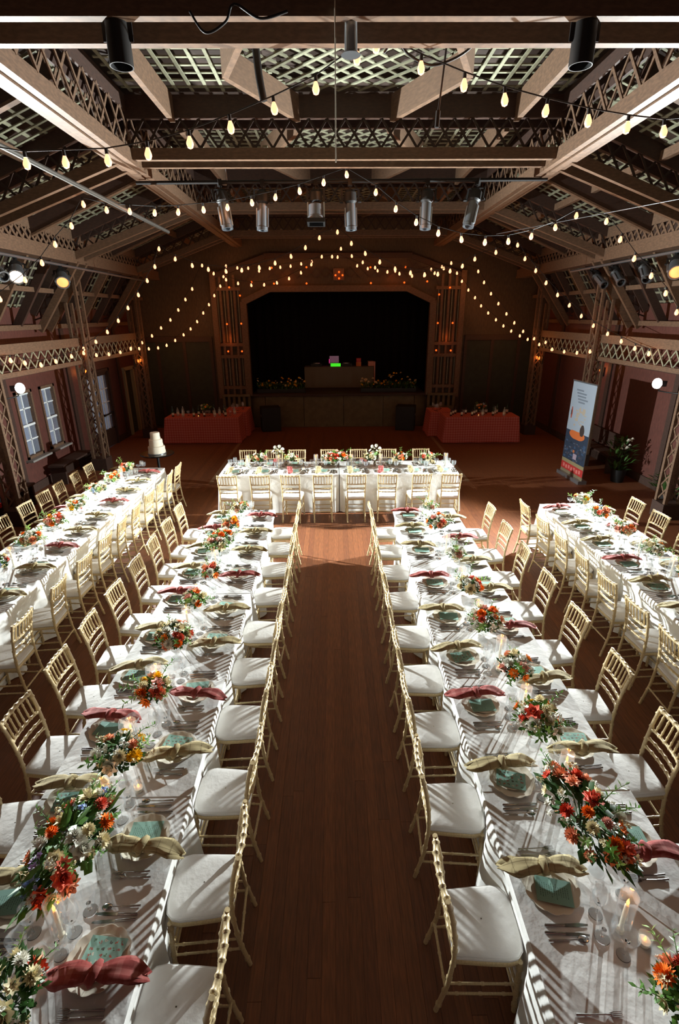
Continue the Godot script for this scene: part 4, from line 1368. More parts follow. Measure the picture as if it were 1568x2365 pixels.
func stage_lights() -> void:
	var pipe := MB.new()
	pipe.tube([Vector3(-3.0, 5.52, -9.2), Vector3(3.35, 5.55, -9.2)], [0.026], 10)
	solo("lighting_pipe", pipe.done(), mats.black, "black pipe under the second truss carrying six stage lights", "pipe")
	var lang := spot_proto(0.66, 0.075)
	var par := spot_proto(0.52, 0.115)
	var rows := [[-1.72, 0.16, 8.0, 0], [-1.06, 0.05, -3.0, 0], [-0.24, 0.1, 0.0, 1], [0.29, 0.04, 2.0, 0], [1.5, 0.12, -2.0, 0], [2.28, 0.2, -12.0, 0]]
	for i in 6:
		var r: Array = rows[i]
		var b := Basis(Vector3.UP, deg_to_rad(20.0 * i)) * Basis()
		var tr := Transform3D(Basis(Vector3.RIGHT, -r[1]) * Basis(Vector3.BACK, deg_to_rad(r[2])) * Basis(Vector3.UP, deg_to_rad(r[2] * 3.0)), Vector3(r[0], 5.52 - 0.005, -9.2))
		place(par if r[3] == 1 else lang, ["silver stage spotlight at the window end of the pipe, leaning inward", "silver stage spotlight second from the window end of the pipe", "wide stage lamp with black frame on the pipe", "silver stage spotlight beside the wide lamp on the pipe", "silver stage spotlight second from the banner end of the pipe", "silver stage spotlight at the banner end of the pipe, leaning outward"][i], tr, "stage lights on the pipe")
	var frame := MB.new()
	for s in [-1, 1]:
		frame.box(Vector3(s * 0.125, 0, 0), Vector3(0.03, 0.06, 0.28))
		frame.box(Vector3(0, 0, s * 0.125), Vector3(0.22, 0.06, 0.03))
	solo("colour_frame", frame.done(), mats.black, "square black colour frame on the wide stage lamp", "lamp frame", Transform3D(Basis(Vector3.RIGHT, -0.1), Vector3(-0.24, 4.97, -9.15)))
	# two cans hung at the first truss and one silver one between
	for k in 2:
		var x: float = [-1.58, 1.92][k]
		var c := thing("lamp_can", ["black cylinder lamp can hanging under first truss on the window side", "black cylinder lamp can hanging under first truss on the banner side"][k], "stage light", at(x, 5.37, -4.86), "lamp cans at the first truss")
		var m := MB.new()
		m.lathe([Vector2(0, 0.36), Vector2(0.05, 0.36), Vector2(0.085, 0.31), Vector2(0.088, 0.0), Vector2(0.08, 0.0), Vector2(0.078, 0.1)], 24)
		part(c, "can", m.done(), mats.black)
		var ln := MB.new()
		ln.lathe([Vector2(0, 0.11), Vector2(0.078, 0.1)], 20)
		part(c, "lens", ln.done(), mats.black_gloss)
		var y := MB.new()
		for s in [-1, 1]:
			y.beam(Vector3(s * 0.1, 0.15, 0), Vector3(s * 0.1, 0.42, 0), 0.025, 0.008, Vector3.BACK)
		y.beam(Vector3(-0.104, 0.42, 0), Vector3(0.104, 0.42, 0), 0.025, 0.01)
		part(c, "yoke", y.done(), mats.black)
	var sil := thing("silver_lamp", "small silver lamp with round face at the middle of the first truss", "stage light", at(0.16, 5.44, -4.86))
	var sm := MB.new()
	sm.lathe([Vector2(0, 0.26), Vector2(0.045, 0.25), Vector2(0.05, 0.02), Vector2(0.075, 0.0), Vector2(0, 0.0)], 18)
	part(sil, "body", sm.done(), mats.steel)
	var hk := MB.new()
	hk.tube([Vector3(0, 0.25, 0), Vector3(0, 0.34, 0)], [0.012])
	part(sil, "hanger", hk.done(), mats.black)
	# clusters under the lower beams
	for s in [-1, 1]:
		var x: float = [-5.4, 5.8][(s + 1) / 2]
		var side: String = ["window", "banner"][(s + 1) / 2]
		var pp := MB.new()
		pp.tube([Vector3(x, 4.58, -6.0), Vector3(x, 4.56, -13.6 if s > 0 else -16.3)], [0.026], 10)
		solo("lighting_pipe", pp.done(), mats.steel, "grey pipe slung under the lower roof beam on the %s side" % side, "pipe")
		var zs: Array = [-9.75, -11.3, -8.9] if s < 0 else [-9.5, -10.5, -11.6, -12.5]
		for i in zs.size():
			var glow: bool = (s < 0 and i < 2) or (s > 0 and i == 0)
			var tr := Transform3D(Basis(Vector3.UP, s * -0.5 + 0.2 * i) * Basis(Vector3.RIGHT, 1.15 if glow else -1.05) * Basis(Vector3.UP, 0.4), Vector3(x, 4.5, zs[i]))
			if glow:
				tr.basis = Basis(Vector3.UP, deg_to_rad(25.0 * -s)) * Basis(Vector3.RIGHT, -1.0)
			var o := place(par if glow else lang, ["stage lamp with lit lens, %s from balcony under the %s-side beam" % [ORD[[1, 2, 0][i] if s < 0 else i], side], "black stage spotlight, %s from balcony under the %s-side beam" % [ORD[[1, 2, 0][i] if s < 0 else i], side]][0 if glow else 1], tr, "stage lights under the %s-side beam" % side)
			if glow:
				var l := MB.new()
				l.lathe([Vector2(0, -0.515), Vector2(0.08, -0.51), Vector2(0.104, -0.5)], 20)
				part(o, "lit_lamp_lens", l.done(), mats.stage_lamp_bright if s < 0 and i == 0 else mats.stage_lamp_glow)
	lang.free()
	par.free()
	# cables
	var cab := [[[Vector3(0.45, 5.63, -5.32), Vector3(0.55, 5.72, -5.32), Vector3(0.66, 5.63, -5.35), Vector3(0.85, 5.56, -5.35), Vector3(1.05, 5.6, -5.33), Vector3(1.2, 5.7, -5.33), Vector3(1.22, 5.82, -5.3)], 0.01, "loop of black cable sagging under the first truss"], [[Vector3(0.98, 5.8, -5.34), Vector3(0.955, 5.5, -5.34), Vector3(0.93, 5.22, -5.34)], 0.009, "black cable hanging straight down with a plug at its end"], [[Vector3(-0.62, 5.75, -5.36), Vector3(-0.6, 5.5, -5.36), Vector3(-0.57, 5.32, -5.36)], 0.035, "thick bundle of black cable hanging behind the first truss"], [[Vector3(-1.0, 5.64, -4.72), Vector3(-0.9, 5.52, -4.72), Vector3(-0.75, 5.58, -4.72), Vector3(-0.68, 5.68, -4.72), Vector3(-0.5, 5.6, -4.72), Vector3(-0.3, 5.64, -4.72)], 0.009, "coils of grey cable draped on the first truss"], [[Vector3(0.04, 5.7, -4.72), Vector3(0.04, 4.72, -4.72)], 0.005, "thin pale cord hanging from the middle of the first truss"]]
	for c in cab:
		var m := MB.new()
		var cu := Curve3D.new()
		for i in c[0].size():
			var t: Vector3 = (c[0][mini(i + 1, c[0].size() - 1)] - c[0][maxi(i - 1, 0)]) / 6.0
			cu.add_point(c[0][i], -t, t)
		cu.bake_interval = 0.03
		var pts: Array = []
		for p in cu.get_baked_points():
			pts.append(p)
		m.tube(pts, [c[1]], 6)
		if c[1] == 0.009 and c[0].size() == 3:
			m.tube([Vector3(0.93, 5.24, -5.34), Vector3(0.925, 5.12, -5.34)], [0.02], 8)
		solo("hanging_cable", m.done(), mats.paper_label if c[1] < 0.006 else mats.black, c[2], "cable")
	for k in 3:
		var d: Array = [[Vector3(-3.6, 5.35, -6.4), Vector3(-2.9, 5.0, -10.3), "grey tie rod slanting across the shallow roof on the window side"], [Vector3(5.4, 5.05, -6.6), Vector3(3.3, 5.1, -11.5), "thin guy wire slanting across the shallow roof on the banner side"], [Vector3(-1.6, 5.9, -9.1), Vector3(-1.6, 5.5, -9.2), "short hanger rod holding the black lighting pipe"]][k]
		var m := MB.new()
		m.tube([d[0], d[1]], [[0.03, 0.006, 0.008][k]], 8)
		solo("tie_rod", m.done(), mats.steel if k else mat("rod_grey", Color(0.3, 0.29, 0.27), 0.5, 0.4), d[2], "rod")

# ---------------------------------------------------------------- flowers
func flower_shapes() -> void:
	var rose := MB.new()
	for layer in 5:
		var n: int = [3, 4, 5, 6, 7][layer]
		var tilt: float = [0.08, 0.3, 0.55, 0.9, 1.25][layer]
		var long: float = [0.75, 0.9, 1.0, 1.05, 1.05][layer]
		for k in n:
			var b := Basis(Vector3.UP, TAU * (k + layer * 0.37) / n) * Basis(Vector3.RIGHT, tilt)
			rose.petal(Transform3D(b, Vector3(0, -0.35, 0) + b * Vector3(0, 0, 0.12 + 0.03 * layer)), long, 0.75 + 0.1 * layer, -0.35, -0.12 if layer < 3 else 0.2, 3, 0.35)
	shapes["rose"] = rose.done()
	var dahlia := MB.new()
	for layer in 6:
		var n: int = [4, 7, 10, 12, 13, 12][layer]
		var tilt: float = [0.12, 0.4, 0.72, 1.05, 1.4, 1.8][layer]
		for k in n:
			var b := Basis(Vector3.UP, TAU * (k + layer * 0.5) / n) * Basis(Vector3.RIGHT, tilt)
			dahlia.petal(Transform3D(b, Vector3(0, -0.1, 0)), 0.95, 0.42, -0.5, -0.15, 2, 0.6)
	shapes["dahlia"] = dahlia.done()
	var cosmos := MB.new()
	for k in 9:
		var b := Basis(Vector3.UP, TAU * k / 9.0) * Basis(Vector3.RIGHT, 1.2)
		cosmos.petal(Transform3D(b, Vector3.ZERO), 1.0, 0.6, -0.15, -0.1, 3, 0.4)
	for k in 8:
		var b := Basis(Vector3.UP, TAU * (k + 0.5) / 8.0) * Basis(Vector3.RIGHT, 0.8)
		cosmos.petal(Transform3D(b, Vector3(0, 0.05, 0)), 0.7, 0.45, -0.2, 0.0, 2, 0.4)
	cosmos.ball(Vector3(0, 0.16, 0), Vector3(0.24, 0.14, 0.24), 5, 8)
	shapes["cosmos"] = cosmos.done()
	var spray := MB.new()
	var r := RandomNumberGenerator.new()
	r.seed = 3
	for q in 9:
		var c := Vector3(r.randf_range(-0.8, 0.8), r.randf_range(-0.2, 0.7), r.randf_range(-0.8, 0.8))
		var lean := Basis.from_euler(Vector3(r.randf_range(-0.6, 0.6), r.randf() * TAU, r.randf_range(-0.6, 0.6)))
		for k in 5:
			var b := lean * Basis(Vector3.UP, TAU * k / 5.0) * Basis(Vector3.RIGHT, 1.1)
			spray.petal(Transform3D(b, c), 0.42, 0.34, -0.2, 0.0, 2, 0.4)
		spray.tube([Vector3(0, -0.6, 0), c], [0.02], 4, false)
	shapes["spray"] = spray.done()
	var leafm := MB.new()
	leafm.petal(Transform3D(), 1.0, 0.45, 0.25, 0.3, 4, 1.0)
	shapes["leaf"] = leafm.done()
	# leafy masses, unit dome
	for variant in 4:
		var f := MB.new()
		r.seed = 100 + variant
		for q in 150:
			var a := r.randf() * TAU
			var u := r.randf_range(-0.35, 1.0)
			var rad := sqrt(maxf(0.0, 1.0 - u * u)) * r.randf_range(0.45, 0.98)
			var p := Vector3(cos(a) * rad, u * r.randf_range(0.4, 0.95), sin(a) * rad)
			var b := Basis(Vector3.UP, -a + PI / 2) * Basis(Vector3.RIGHT, r.randf_range(0.3, 1.7)) * Basis(Vector3.UP, r.randf_range(-0.8, 0.8))
			f.petal(Transform3D(b, p * 0.98), r.randf_range(0.22, 0.38), r.randf_range(0.14, 0.22), 0.25, 0.35, 2, 0.95)
		for q in 14:
			var a := r.randf() * TAU
			var e := Vector3(cos(a) * 0.8, r.randf_range(-0.2, 0.6), sin(a) * 0.8)
			f.tube([Vector3(0, -0.7, 0), e * 0.6, e], [0.02], 4, false)
		shapes["foliage_%d" % variant] = f.done()
		var s := MB.new()
		var tip := Vector3(0.3, 1.0, 0.1)
		s.tube([Vector3.ZERO, Vector3(0.06, 0.5, 0.02), tip], [0.02, 0.016, 0.008], 5)
		for q in 11:
			var t := 0.25 + 0.07 * q
			var p := Vector3(0.06, 0.5, 0.02) * (t * 2.0) if t < 0.5 else Vector3(0.06, 0.5, 0.02).lerp(tip, (t - 0.5) * 2.0)
			s.petal(Transform3D(Basis(Vector3.UP, q * 2.4 + variant) * Basis(Vector3.RIGHT, 0.9), p), 0.26, 0.1, 0.2, 0.3, 2, 1.0)
		shapes["sprig_%d" % variant] = s.done()
	var vase := MB.new()
	vase.lathe([Vector2(0, 0.0), Vector2(0.042, 0.0), Vector2(0.04, 0.006), Vector2(0.014, 0.014), Vector2(0.012, 0.05), Vector2(0.03, 0.07), Vector2(0.048, 0.1), Vector2(0.05, 0.15), Vector2(0.046, 0.15), Vector2(0.044, 0.1), Vector2(0, 0.072)], 18)
	shapes["vase"] = vase.done()
	var slim := MB.new()
	slim.lathe([Vector2(0, 0), Vector2(0.03, 0), Vector2(0.034, 0.05), Vector2(0.018, 0.12), Vector2(0.02, 0.17), Vector2(0.017, 0.17), Vector2(0.015, 0.12), Vector2(0.03, 0.05), Vector2(0, 0.006)], 16)
	shapes["slim_vase"] = slim.done()

const PALETTES := [["orange", "rose_cream", "coral", "rose_white", "yellow", "blush", "rose_white", "rose_cream", "peach"], ["rose_white", "peach", "orange", "pale_blue", "rose_cream", "coral", "rose_cream"], ["rose_cream", "red_orange", "peach", "orange", "rose_white", "rose_cream", "coral", "peach", "rose_white", "blush"], ["rose_white", "rose_cream", "orange", "blush", "peach", "rose_white"]]

func bouquet(p: Vector3, rx: float, rz: float, seed_: int, label: String, blooms: int, group: String, tall := 0.22, turn := 0.0, pal := -1) -> Node3D:
	var r := RandomNumberGenerator.new()
	r.seed = seed_ * 13 + 5
	var root := thing("flower_arrangement", label, "flowers", at(p.x, p.y, p.z, turn), group)
	var long := rz > rx * 1.5
	for k in (2 if long else 1):
		part(root, "vase", shapes["vase"], mats.crystal, at(0, 0, (k - 0.5) * rz if long else 0.0))
	var ry := minf(rx, rz) * 0.85
	var cy := tall
	part(root, "foliage", shapes["foliage_%d" % (seed_ % 4)], mats[["leaf", "leaf_dark"][seed_ % 2]], Transform3D(Basis.from_scale(Vector3(rx, ry, rz)), Vector3(0, cy, 0))).set_meta("kind", "stuff")
	part(root, "foliage", shapes["foliage_%d" % ((seed_ + 1) % 4)], mats.leaf_dark, Transform3D(Basis(Vector3.UP, 1.3).scaled(Vector3(rx, ry, rz) * 0.88), Vector3(0, cy - 0.015, 0))).set_meta("kind", "stuff")
	var pl: Array = PALETTES[pal if pal >= 0 else seed_ % 4]
	for k in blooms:
		var a := k * 2.39996 + r.randf() * 0.5
		var u := 0.95 - 0.95 * pow((k + 0.4) / blooms, 0.9) + r.randf_range(-0.08, 0.08)
		u = clampf(u, -0.1, 0.97)
		var rad := sqrt(1.0 - u * u)
		var n := Vector3(cos(a) * rad / rx, u / ry, sin(a) * rad / rz).normalized()
		var q := Vector3(cos(a) * rad * rx, u * ry, sin(a) * rad * rz) * r.randf_range(0.84, 1.0)
		var kind: String = ["rose", "dahlia", "rose", "cosmos", "spray", "rose", "dahlia", "rose"][r.randi() % 8]
		var col: String = pl[r.randi() % pl.size()]
		if kind == "spray":
			col = ["pale_blue", "rose_white", "rose_white", "lilac"][r.randi() % 4] if pl.has("pale_blue") or pl.has("lilac") else "rose_white"
		elif col == "pale_blue" or col == "lilac":
			kind = "spray"
		elif col == "orange" or col == "yellow":
			kind = ["dahlia", "cosmos"][r.randi() % 2]
		var size: float = {"rose": 0.047, "dahlia": 0.041, "cosmos": 0.042, "spray": 0.036}[kind] * r.randf_range(0.85, 1.25)
		var up := n
		var side := up.cross(Vector3(0.3, 0.2, 0.9)).normalized()
		var b := Basis(side, up, side.cross(up)).rotated(up, r.randf() * TAU)
		part(root, "bloom", shapes[kind], mats[col], Transform3D(b.scaled(Vector3.ONE * size), Vector3(0, cy, 0) + q))
	for k in blooms / 2:
		# small white filler between the large blooms
		var a := k * 2.39996 + 1.1
		var u := 0.85 - 0.9 * (k + 0.5) / (blooms / 2)
		var rad := sqrt(1.0 - u * u)
		var q := Vector3(cos(a) * rad * rx, u * ry, sin(a) * rad * rz) * r.randf_range(0.95, 1.12)
		part(root, "filler_bloom", shapes["spray"], mats[["rose_white", "rose_cream"][k % 2]], Transform3D(Basis.from_euler(Vector3(r.randf(), r.randf() * TAU, r.randf())).scaled(Vector3.ONE * r.randf_range(0.022, 0.032)), Vector3(0, cy, 0) + q))
	for k in (9 if long else 5):
		var a := r.randf() * TAU
		var q := Vector3(cos(a) * rx * 0.7, r.randf_range(-0.2, 0.6) * ry, sin(a) * rz * 0.7)
		var b := Basis(Vector3.UP, -a) * Basis(Vector3.BACK, -r.randf_range(0.2, 1.3))
		part(root, "sprig", shapes["sprig_%d" % (k % 4)], mats[["leaf", "leaf_light"][k % 2]], Transform3D(b.scaled(Vector3.ONE * r.randf_range(0.1, 0.17)), Vector3(0, cy, 0) + q))
	return root

# ---------------------------------------------------------------- chair
func make_chair() -> Node3D:
	var c := proto("chiavari_chair", "chair")
	var g: Material = mats.champagne
	for s in [-1, 1]:
		var rear := MB.new()
		rear.cane([Vector3(s * 0.182, 0.0, 0.265), Vector3(s * 0.178, 0.22, 0.212), Vector3(s * 0.176, 0.44, 0.19), Vector3(s * 0.178, 0.6, 0.197), Vector3(s * 0.184, 0.78, 0.225), Vector3(s * 0.19, 0.925, 0.262)], 0.0145, 8)
		part(c, "back_post", rear.done(), g)
		var front := MB.new()
		front.cane([Vector3(s * 0.192, 0.0, -0.19), Vector3(s * 0.188, 0.43, -0.175)], 0.0155, 4)
		part(c, "leg", front.done(), g)
		for y in [0.15, 0.24]:
			var st := MB.new()
			st.cane([Vector3(s * 0.19, y, -0.183), Vector3(s * 0.179, y, 0.235 - y * 0.1)], 0.0085, 3, 6)
			part(c, "stretcher", st.done(), g)
	for e in [[-0.184, 0.2], [-0.186, 0.12], [0.222, 0.2]]:
		var st := MB.new()
		st.cane([Vector3(-0.186, e[1], e[0]), Vector3(0.186, e[1], e[0])], 0.0085, 3, 6)
		part(c, "stretcher", st.done(), g)
	# seat frame, rounded at the front
	var outline := func(k: float) -> PackedVector3Array:
		var pts := PackedVector3Array()
		for q in [[-0.17, 0.195], [0.17, 0.195], [0.185, 0.18], [0.2, 0.0], [0.206, -0.11], [0.196, -0.16], [0.165, -0.19], [0.1, -0.203], [0.0, -0.207], [-0.1, -0.203], [-0.165, -0.19], [-0.196, -0.16], [-0.206, -0.11], [-0.2, 0.0], [-0.185, 0.18]]:
			pts.append(Vector3(q[0] * k, 0, q[1] * k))
		return pts
	var ring := func(k: float, y: float) -> PackedVector3Array:
		var pts := PackedVector3Array()
		for q in outline.call(k):
			pts.append(Vector3(q.x, y, q.z))
		return pts
	var fr := MB.new()
	fr.grid([ring.call(0.95, 0.41), ring.call(1.0, 0.416), ring.call(1.0, 0.436), ring.call(0.96, 0.442)], true)
	fr.fan(ring.call(0.95, 0.41), Vector3.DOWN)
	fr.fan(ring.call(0.96, 0.442), Vector3.UP)
	part(c, "seat_frame", fr.done(), g)
	var cu := MB.new()
	cu.grid([ring.call(0.93, 0.442), ring.call(0.985, 0.45), ring.call(1.0, 0.464), ring.call(0.985, 0.48), ring.call(0.93, 0.489), ring.call(0.7, 0.495), ring.call(0.35, 0.498), ring.call(0.02, 0.499)], true)
	part(c, "cushion", cu.done(), mats.cushion)
	var piping := MB.new()
	var loop: Array = []
	for q in ring.call(1.0, 0.477):
		loop.append(q)
	loop.append(loop[0])
	piping.tube(loop, [0.003], 4, false)
	part(c, "piping", piping.done(), mats.cushion)
	# back rails and spindles
	for e in [[0.905, 0.256, 0.0155], [0.735, 0.217, 0.011], [0.655, 0.205, 0.011], [0.578, 0.196, 0.011]]:
		var ra := MB.new()
		var y: float = e[0]
		var z: float = e[1]
		ra.cane([Vector3(-0.19, y, z), Vector3(-0.1, y, z + 0.016), Vector3(0.0, y, z + 0.021), Vector3(0.1, y, z + 0.016), Vector3(0.19, y, z)], e[2], 6)
		part(c, "rail", ra.done(), g)
	for k in 6:
		var x: float = -0.136 + k * 0.0544
		var sp := MB.new()
		var bow := 0.02 * (1.0 - pow(x / 0.19, 2.0))
		sp.cane([Vector3(x, 0.735, 0.217 + bow), Vector3(x, 0.905, 0.256 + bow)], 0.0078, 2, 6)
		part(c, "spindle", sp.done(), g)
	for o in c.get_children():
		o.scale = Vector3(0.9, 1.0, 0.95)
	return c

# ---------------------------------------------------------------- table ware
func make_ware() -> void:
	var pl := proto("dinner_plate", "plate")
	var m := MB.new()
	m.lathe([Vector2(0.088, 0.006), Vector2(0.09, 0.004), Vector2(0.138, 0.016), Vector2(0.139, 0.02), Vector2(0.134, 0.02), Vector2(0.094, 0.009), Vector2(0.088, 0.006)], 72, Transform3D(), 12, 0.055)
	part(pl, "rim", m.done(), mats.ivory_china)
	m = MB.new()
	m.lathe([Vector2(0, 0.0), Vector2(0.085, 0.0), Vector2(0.093, 0.004), Vector2(0.093, 0.007), Vector2(0.086, 0.006), Vector2(0, 0.006)], 40)
	part(pl, "well", m.done(), mats.ivory_china)
	shapes["dinner_plate"] = pl
	var sp := proto("salad_plate", "plate")
	m = MB.new()
	m.lathe([Vector2(0.064, 0.004), Vector2(0.097, 0.011), Vector2(0.098, 0.014), Vector2(0.094, 0.014), Vector2(0.064, 0.008)], 36)
	part(sp, "rim", m.done(), mats.ivory_china)
	m = MB.new()
	m.lathe([Vector2(0, 0.0), Vector2(0.06, 0.0), Vector2(0.0645, 0.004), Vector2(0.0645, 0.008), Vector2(0.06, 0.0065), Vector2(0, 0.006)], 30)
	part(sp, "well", m.done(), mats.ivory_china)
	shapes["salad_plate"] = sp
	for k in 2:
		var cd := proto("menu_card", "card")
		m = MB.new()
		m.grid([PackedVector3Array([Vector3(-0.065, 0.0012, -0.09), Vector3(0.065, 0.0012, -0.09)]), PackedVector3Array([Vector3(-0.065, 0.0012, 0.09), Vector3(0.065, 0.0012, 0.09)])])
		part(cd, "printed_face", m.done(), mats[["card_icons", "card_text"][k]])
		block(cd, "stock", Vector3(0, 0.0005, 0), Vector3(0.13, 0.001, 0.18), mat("card_stock", Color(0.55, 0.68, 0.62), 0.85))
		shapes["card_%d" % k] = cd
	for k in 2:
		for v in 2:
			shapes["napkin_%d_%d" % [k, v]] = make_napkin(mats[["napkin_rose", "napkin_ochre"][k]], v)
	# cutlery, handle towards +z
	var kn := proto("knife", "cutlery")
	m = MB.new()
	m.tube([Vector3(0, 0.005, 0.11), Vector3(0, 0.005, 0.105), Vector3(0, 0.0045, 0.05), Vector3(0, 0.004, 0.008)], [0.004, 0.0075, 0.0062, 0.005], 8)
	part(kn, "handle", m.done(), mats.silverware)
	m = MB.new()
	m.grid([PackedVector3Array([Vector3(-0.006, 0.004, 0.01), Vector3(0.007, 0.003, 0.01)]), PackedVector3Array([Vector3(-0.007, 0.005, -0.06), Vector3(0.009, 0.003, -0.06)]), PackedVector3Array([Vector3(-0.002, 0.004, -0.108), Vector3(0.006, 0.003, -0.105)])])
	m.grid([PackedVector3Array([Vector3(-0.006, 0.002, 0.01), Vector3(0.007, 0.002, 0.01)]), PackedVector3Array([Vector3(-0.007, 0.002, -0.06), Vector3(0.009, 0.002, -0.06)]), PackedVector3Array([Vector3(-0.002, 0.002, -0.108), Vector3(0.006, 0.002, -0.105)])])
	part(kn, "blade", m.done(), mats.silverware)
	shapes["knife"] = kn
	var fk := proto("fork", "cutlery")
	m = MB.new()
	m.tube([Vector3(0, 0.006, 0.1), Vector3(0, 0.004, 0.04), Vector3(0, 0.007, -0.03), Vector3(0, 0.004, -0.05)], [0.006, 0.004, 0.003, 0.006], 6)
	part(fk, "handle", m.done(), mats.silverware)
	m = MB.new()
	for t in 4:
		m.tube([Vector3((t - 1.5) * 0.003, 0.004, -0.045), Vector3((t - 1.5) * 0.0062, 0.004, -0.065), Vector3((t - 1.5) * 0.006, 0.008, -0.1)], [0.0022, 0.0022, 0.0012], 4)
	part(fk, "tines", m.done(), mats.silverware)
	shapes["fork"] = fk
	var so := proto("spoon", "cutlery")
	m = MB.new()
	m.tube([Vector3(0, 0.006, 0.1), Vector3(0, 0.004, 0.03), Vector3(0, 0.007, -0.045)], [0.006, 0.004, 0.003], 6)
	part(so, "handle", m.done(), mats.silverware)
	m = MB.new()
	m.ball(Vector3(0, 0.006, -0.07), Vector3(0.019, 0.004, 0.028), 6, 12)
	part(so, "bowl", m.done(), mats.silverware)
	shapes["spoon"] = so
	# stemmed glasses
	var glasses := {"wine_glass": [Vector2(0, 0.0), Vector2(0.034, 0.0), Vector2(0.033, 0.003), Vector2(0.006, 0.008), Vector2(0.004, 0.05), Vector2(0.005, 0.085), Vector2(0.03, 0.1), Vector2(0.041, 0.13), Vector2(0.041, 0.16), Vector2(0.034, 0.2)], "water_glass": [Vector2(0, 0.0), Vector2(0.036, 0.0), Vector2(0.035, 0.004), Vector2(0.01, 0.012), Vector2(0.008, 0.04), Vector2(0.012, 0.06), Vector2(0.036, 0.075), Vector2(0.043, 0.11), Vector2(0.046, 0.15)], "coupe_glass": [Vector2(0, 0.0), Vector2(0.032, 0.0), Vector2(0.031, 0.003), Vector2(0.005, 0.008), Vector2(0.004, 0.09), Vector2(0.012, 0.105), Vector2(0.04, 0.12), Vector2(0.049, 0.15)]}
	for g in glasses:
		var o := proto(g, "glass")
		var prof: Array = glasses[g]
		var cut: int = 5
		m = MB.new()
		m.lathe(prof.slice(0, 4), 20)
		part(o, "foot", m.done(), mats.drinkware)
		m = MB.new()
		m.lathe(prof.slice(3, cut + 1), 10)
		part(o, "stem", m.done(), mats.drinkware)
		m = MB.new()
		var wall: Array = prof.slice(cut)
		for q in range(wall.size() - 1, 0, -1):
			wall.append(Vector2(maxf(wall[q].x - 0.0016, 0.001), wall[q].y + (0.0006 if q == wall.size() - 1 else 0.0)))
		m.lathe(wall, 20)
		part(o, "bowl", m.done(), mats.crystal)
		shapes[g] = o
	var tp := proto("taper_candle", "candle")
	m = MB.new()
	m.lathe([Vector2(0, 0), Vector2(0.045, 0.0), Vector2(0.045, 0.008), Vector2(0.043, 0.012), Vector2(0.043, 0.27), Vector2(0.0408, 0.27), Vector2(0.0408, 0.01), Vector2(0, 0.01)], 20)
	part(tp, "glass_chimney", m.done(), mats.crystal)
	m = MB.new()
	m.lathe([Vector2(0, 0.012), Vector2(0.02, 0.012), Vector2(0.018, 0.03), Vector2(0.0115, 0.032), Vector2(0.0105, 0.2), Vector2(0.006, 0.208), Vector2(0, 0.208)], 12)
	var wx := part(tp, "wax", m.done(), mats.wax)
	m = MB.new()
	m.lathe([Vector2(0, 0.208), Vector2(0.007, 0.217), Vector2(0.0065, 0.228), Vector2(0, 0.252)], 8)
	part(wx, "flame", m.done(), mats.flame)
	shapes["taper"] = tp
	var vo := proto("votive_candle", "candle")
	m = MB.new()
	m.lathe([Vector2(0, 0), Vector2(0.028, 0), Vector2(0.034, 0.06), Vector2(0.032, 0.06), Vector2(0.0265, 0.004), Vector2(0, 0.004)], 16)
	part(vo, "cup", m.done(), mats.crystal)
	m = MB.new()
	m.lathe([Vector2(0, 0.006), Vector2(0.025, 0.006), Vector2(0.027, 0.03), Vector2(0, 0.032)], 14)
	wx = part(vo, "wax", m.done(), mats.wax)
	m = MB.new()
	m.lathe([Vector2(0, 0.032), Vector2(0.006, 0.04), Vector2(0.005, 0.048), Vector2(0, 0.062)], 8)
	part(wx, "flame", m.done(), mats.flame)
	shapes["votive"] = vo

func make_napkin(m: Material, variant: int) -> Node3D:
	# a cloth tied in one knot, lying along z
	var p := proto("knotted_napkin", "napkin")
	for s in [-1, 1]:
		var t := MB.new()
		var rows: Array = []
		for k in 12:
			var u := k / 11.0
			var z: float = s * (0.015 + (0.2 if s < 0 else 0.22) * u)
			var x: float = 0.02 * sin(u * 3.0 + variant) * u * s
			var y := 0.032 + 0.016 * sin(u * PI) - 0.022 * u * u
			var wx := (0.02 + 0.032 * sin(minf(u * 1.5, 1.0) * PI * 0.5 + 0.2)) * (1.0 if u < 0.62 else lerpf(1.0, 0.3, (u - 0.62) / 0.38)) + 0.005 * sin(u * 9.0 + variant)
			var wy := 0.026 * (1.0 - 0.7 * u)
			var row := PackedVector3Array()
			for q in 18:
				var a := TAU * q / 18.0
				var fold := 1.0 + 0.26 * sin(a * 5.0 + u * 4.0 + variant) * (0.4 + u)
				row.append(Vector3(x + cos(a) * wx * fold, maxf(y + sin(a) * wy * fold, 0.002), z + 0.02 * sin(a * 2.0 + s) * u))
			rows.append(row)
		t.grid(rows, true)
		t.fan(rows[-1], Vector3(0, 0, s))
		part(p, "tail", t.done(), m)
	var k := MB.new()
	var rows: Array = []
	for j in 20:
		var a := TAU * j / 20.0
		var row := PackedVector3Array()
		for q in 10:
			var b := TAU * q / 10.0
			var rr := 0.017 * (1.0 + 0.25 * sin(b * 3.0 + a * 2.0))
			var big := 0.028 + rr * cos(b)
			row.append(Vector3(cos(a) * big * 1.15, 0.036 + sin(a) * big * 0.95, rr * sin(b) * 1.3 + 0.012 * sin(a + 0.6)))
		rows.append(row)
	rows.append(rows[0])
	k.grid(rows, true)
	k.ball(Vector3(0, 0.04, 0), Vector3(0.026, 0.024, 0.02), 6, 10)
	part(p, "knot", k.done(), m)
	return p

var taken: Array = []

func claim(p: Vector3, rx: float, rz: float) -> void:
	taken.append([Vector2(p.x, p.z), rx, rz])

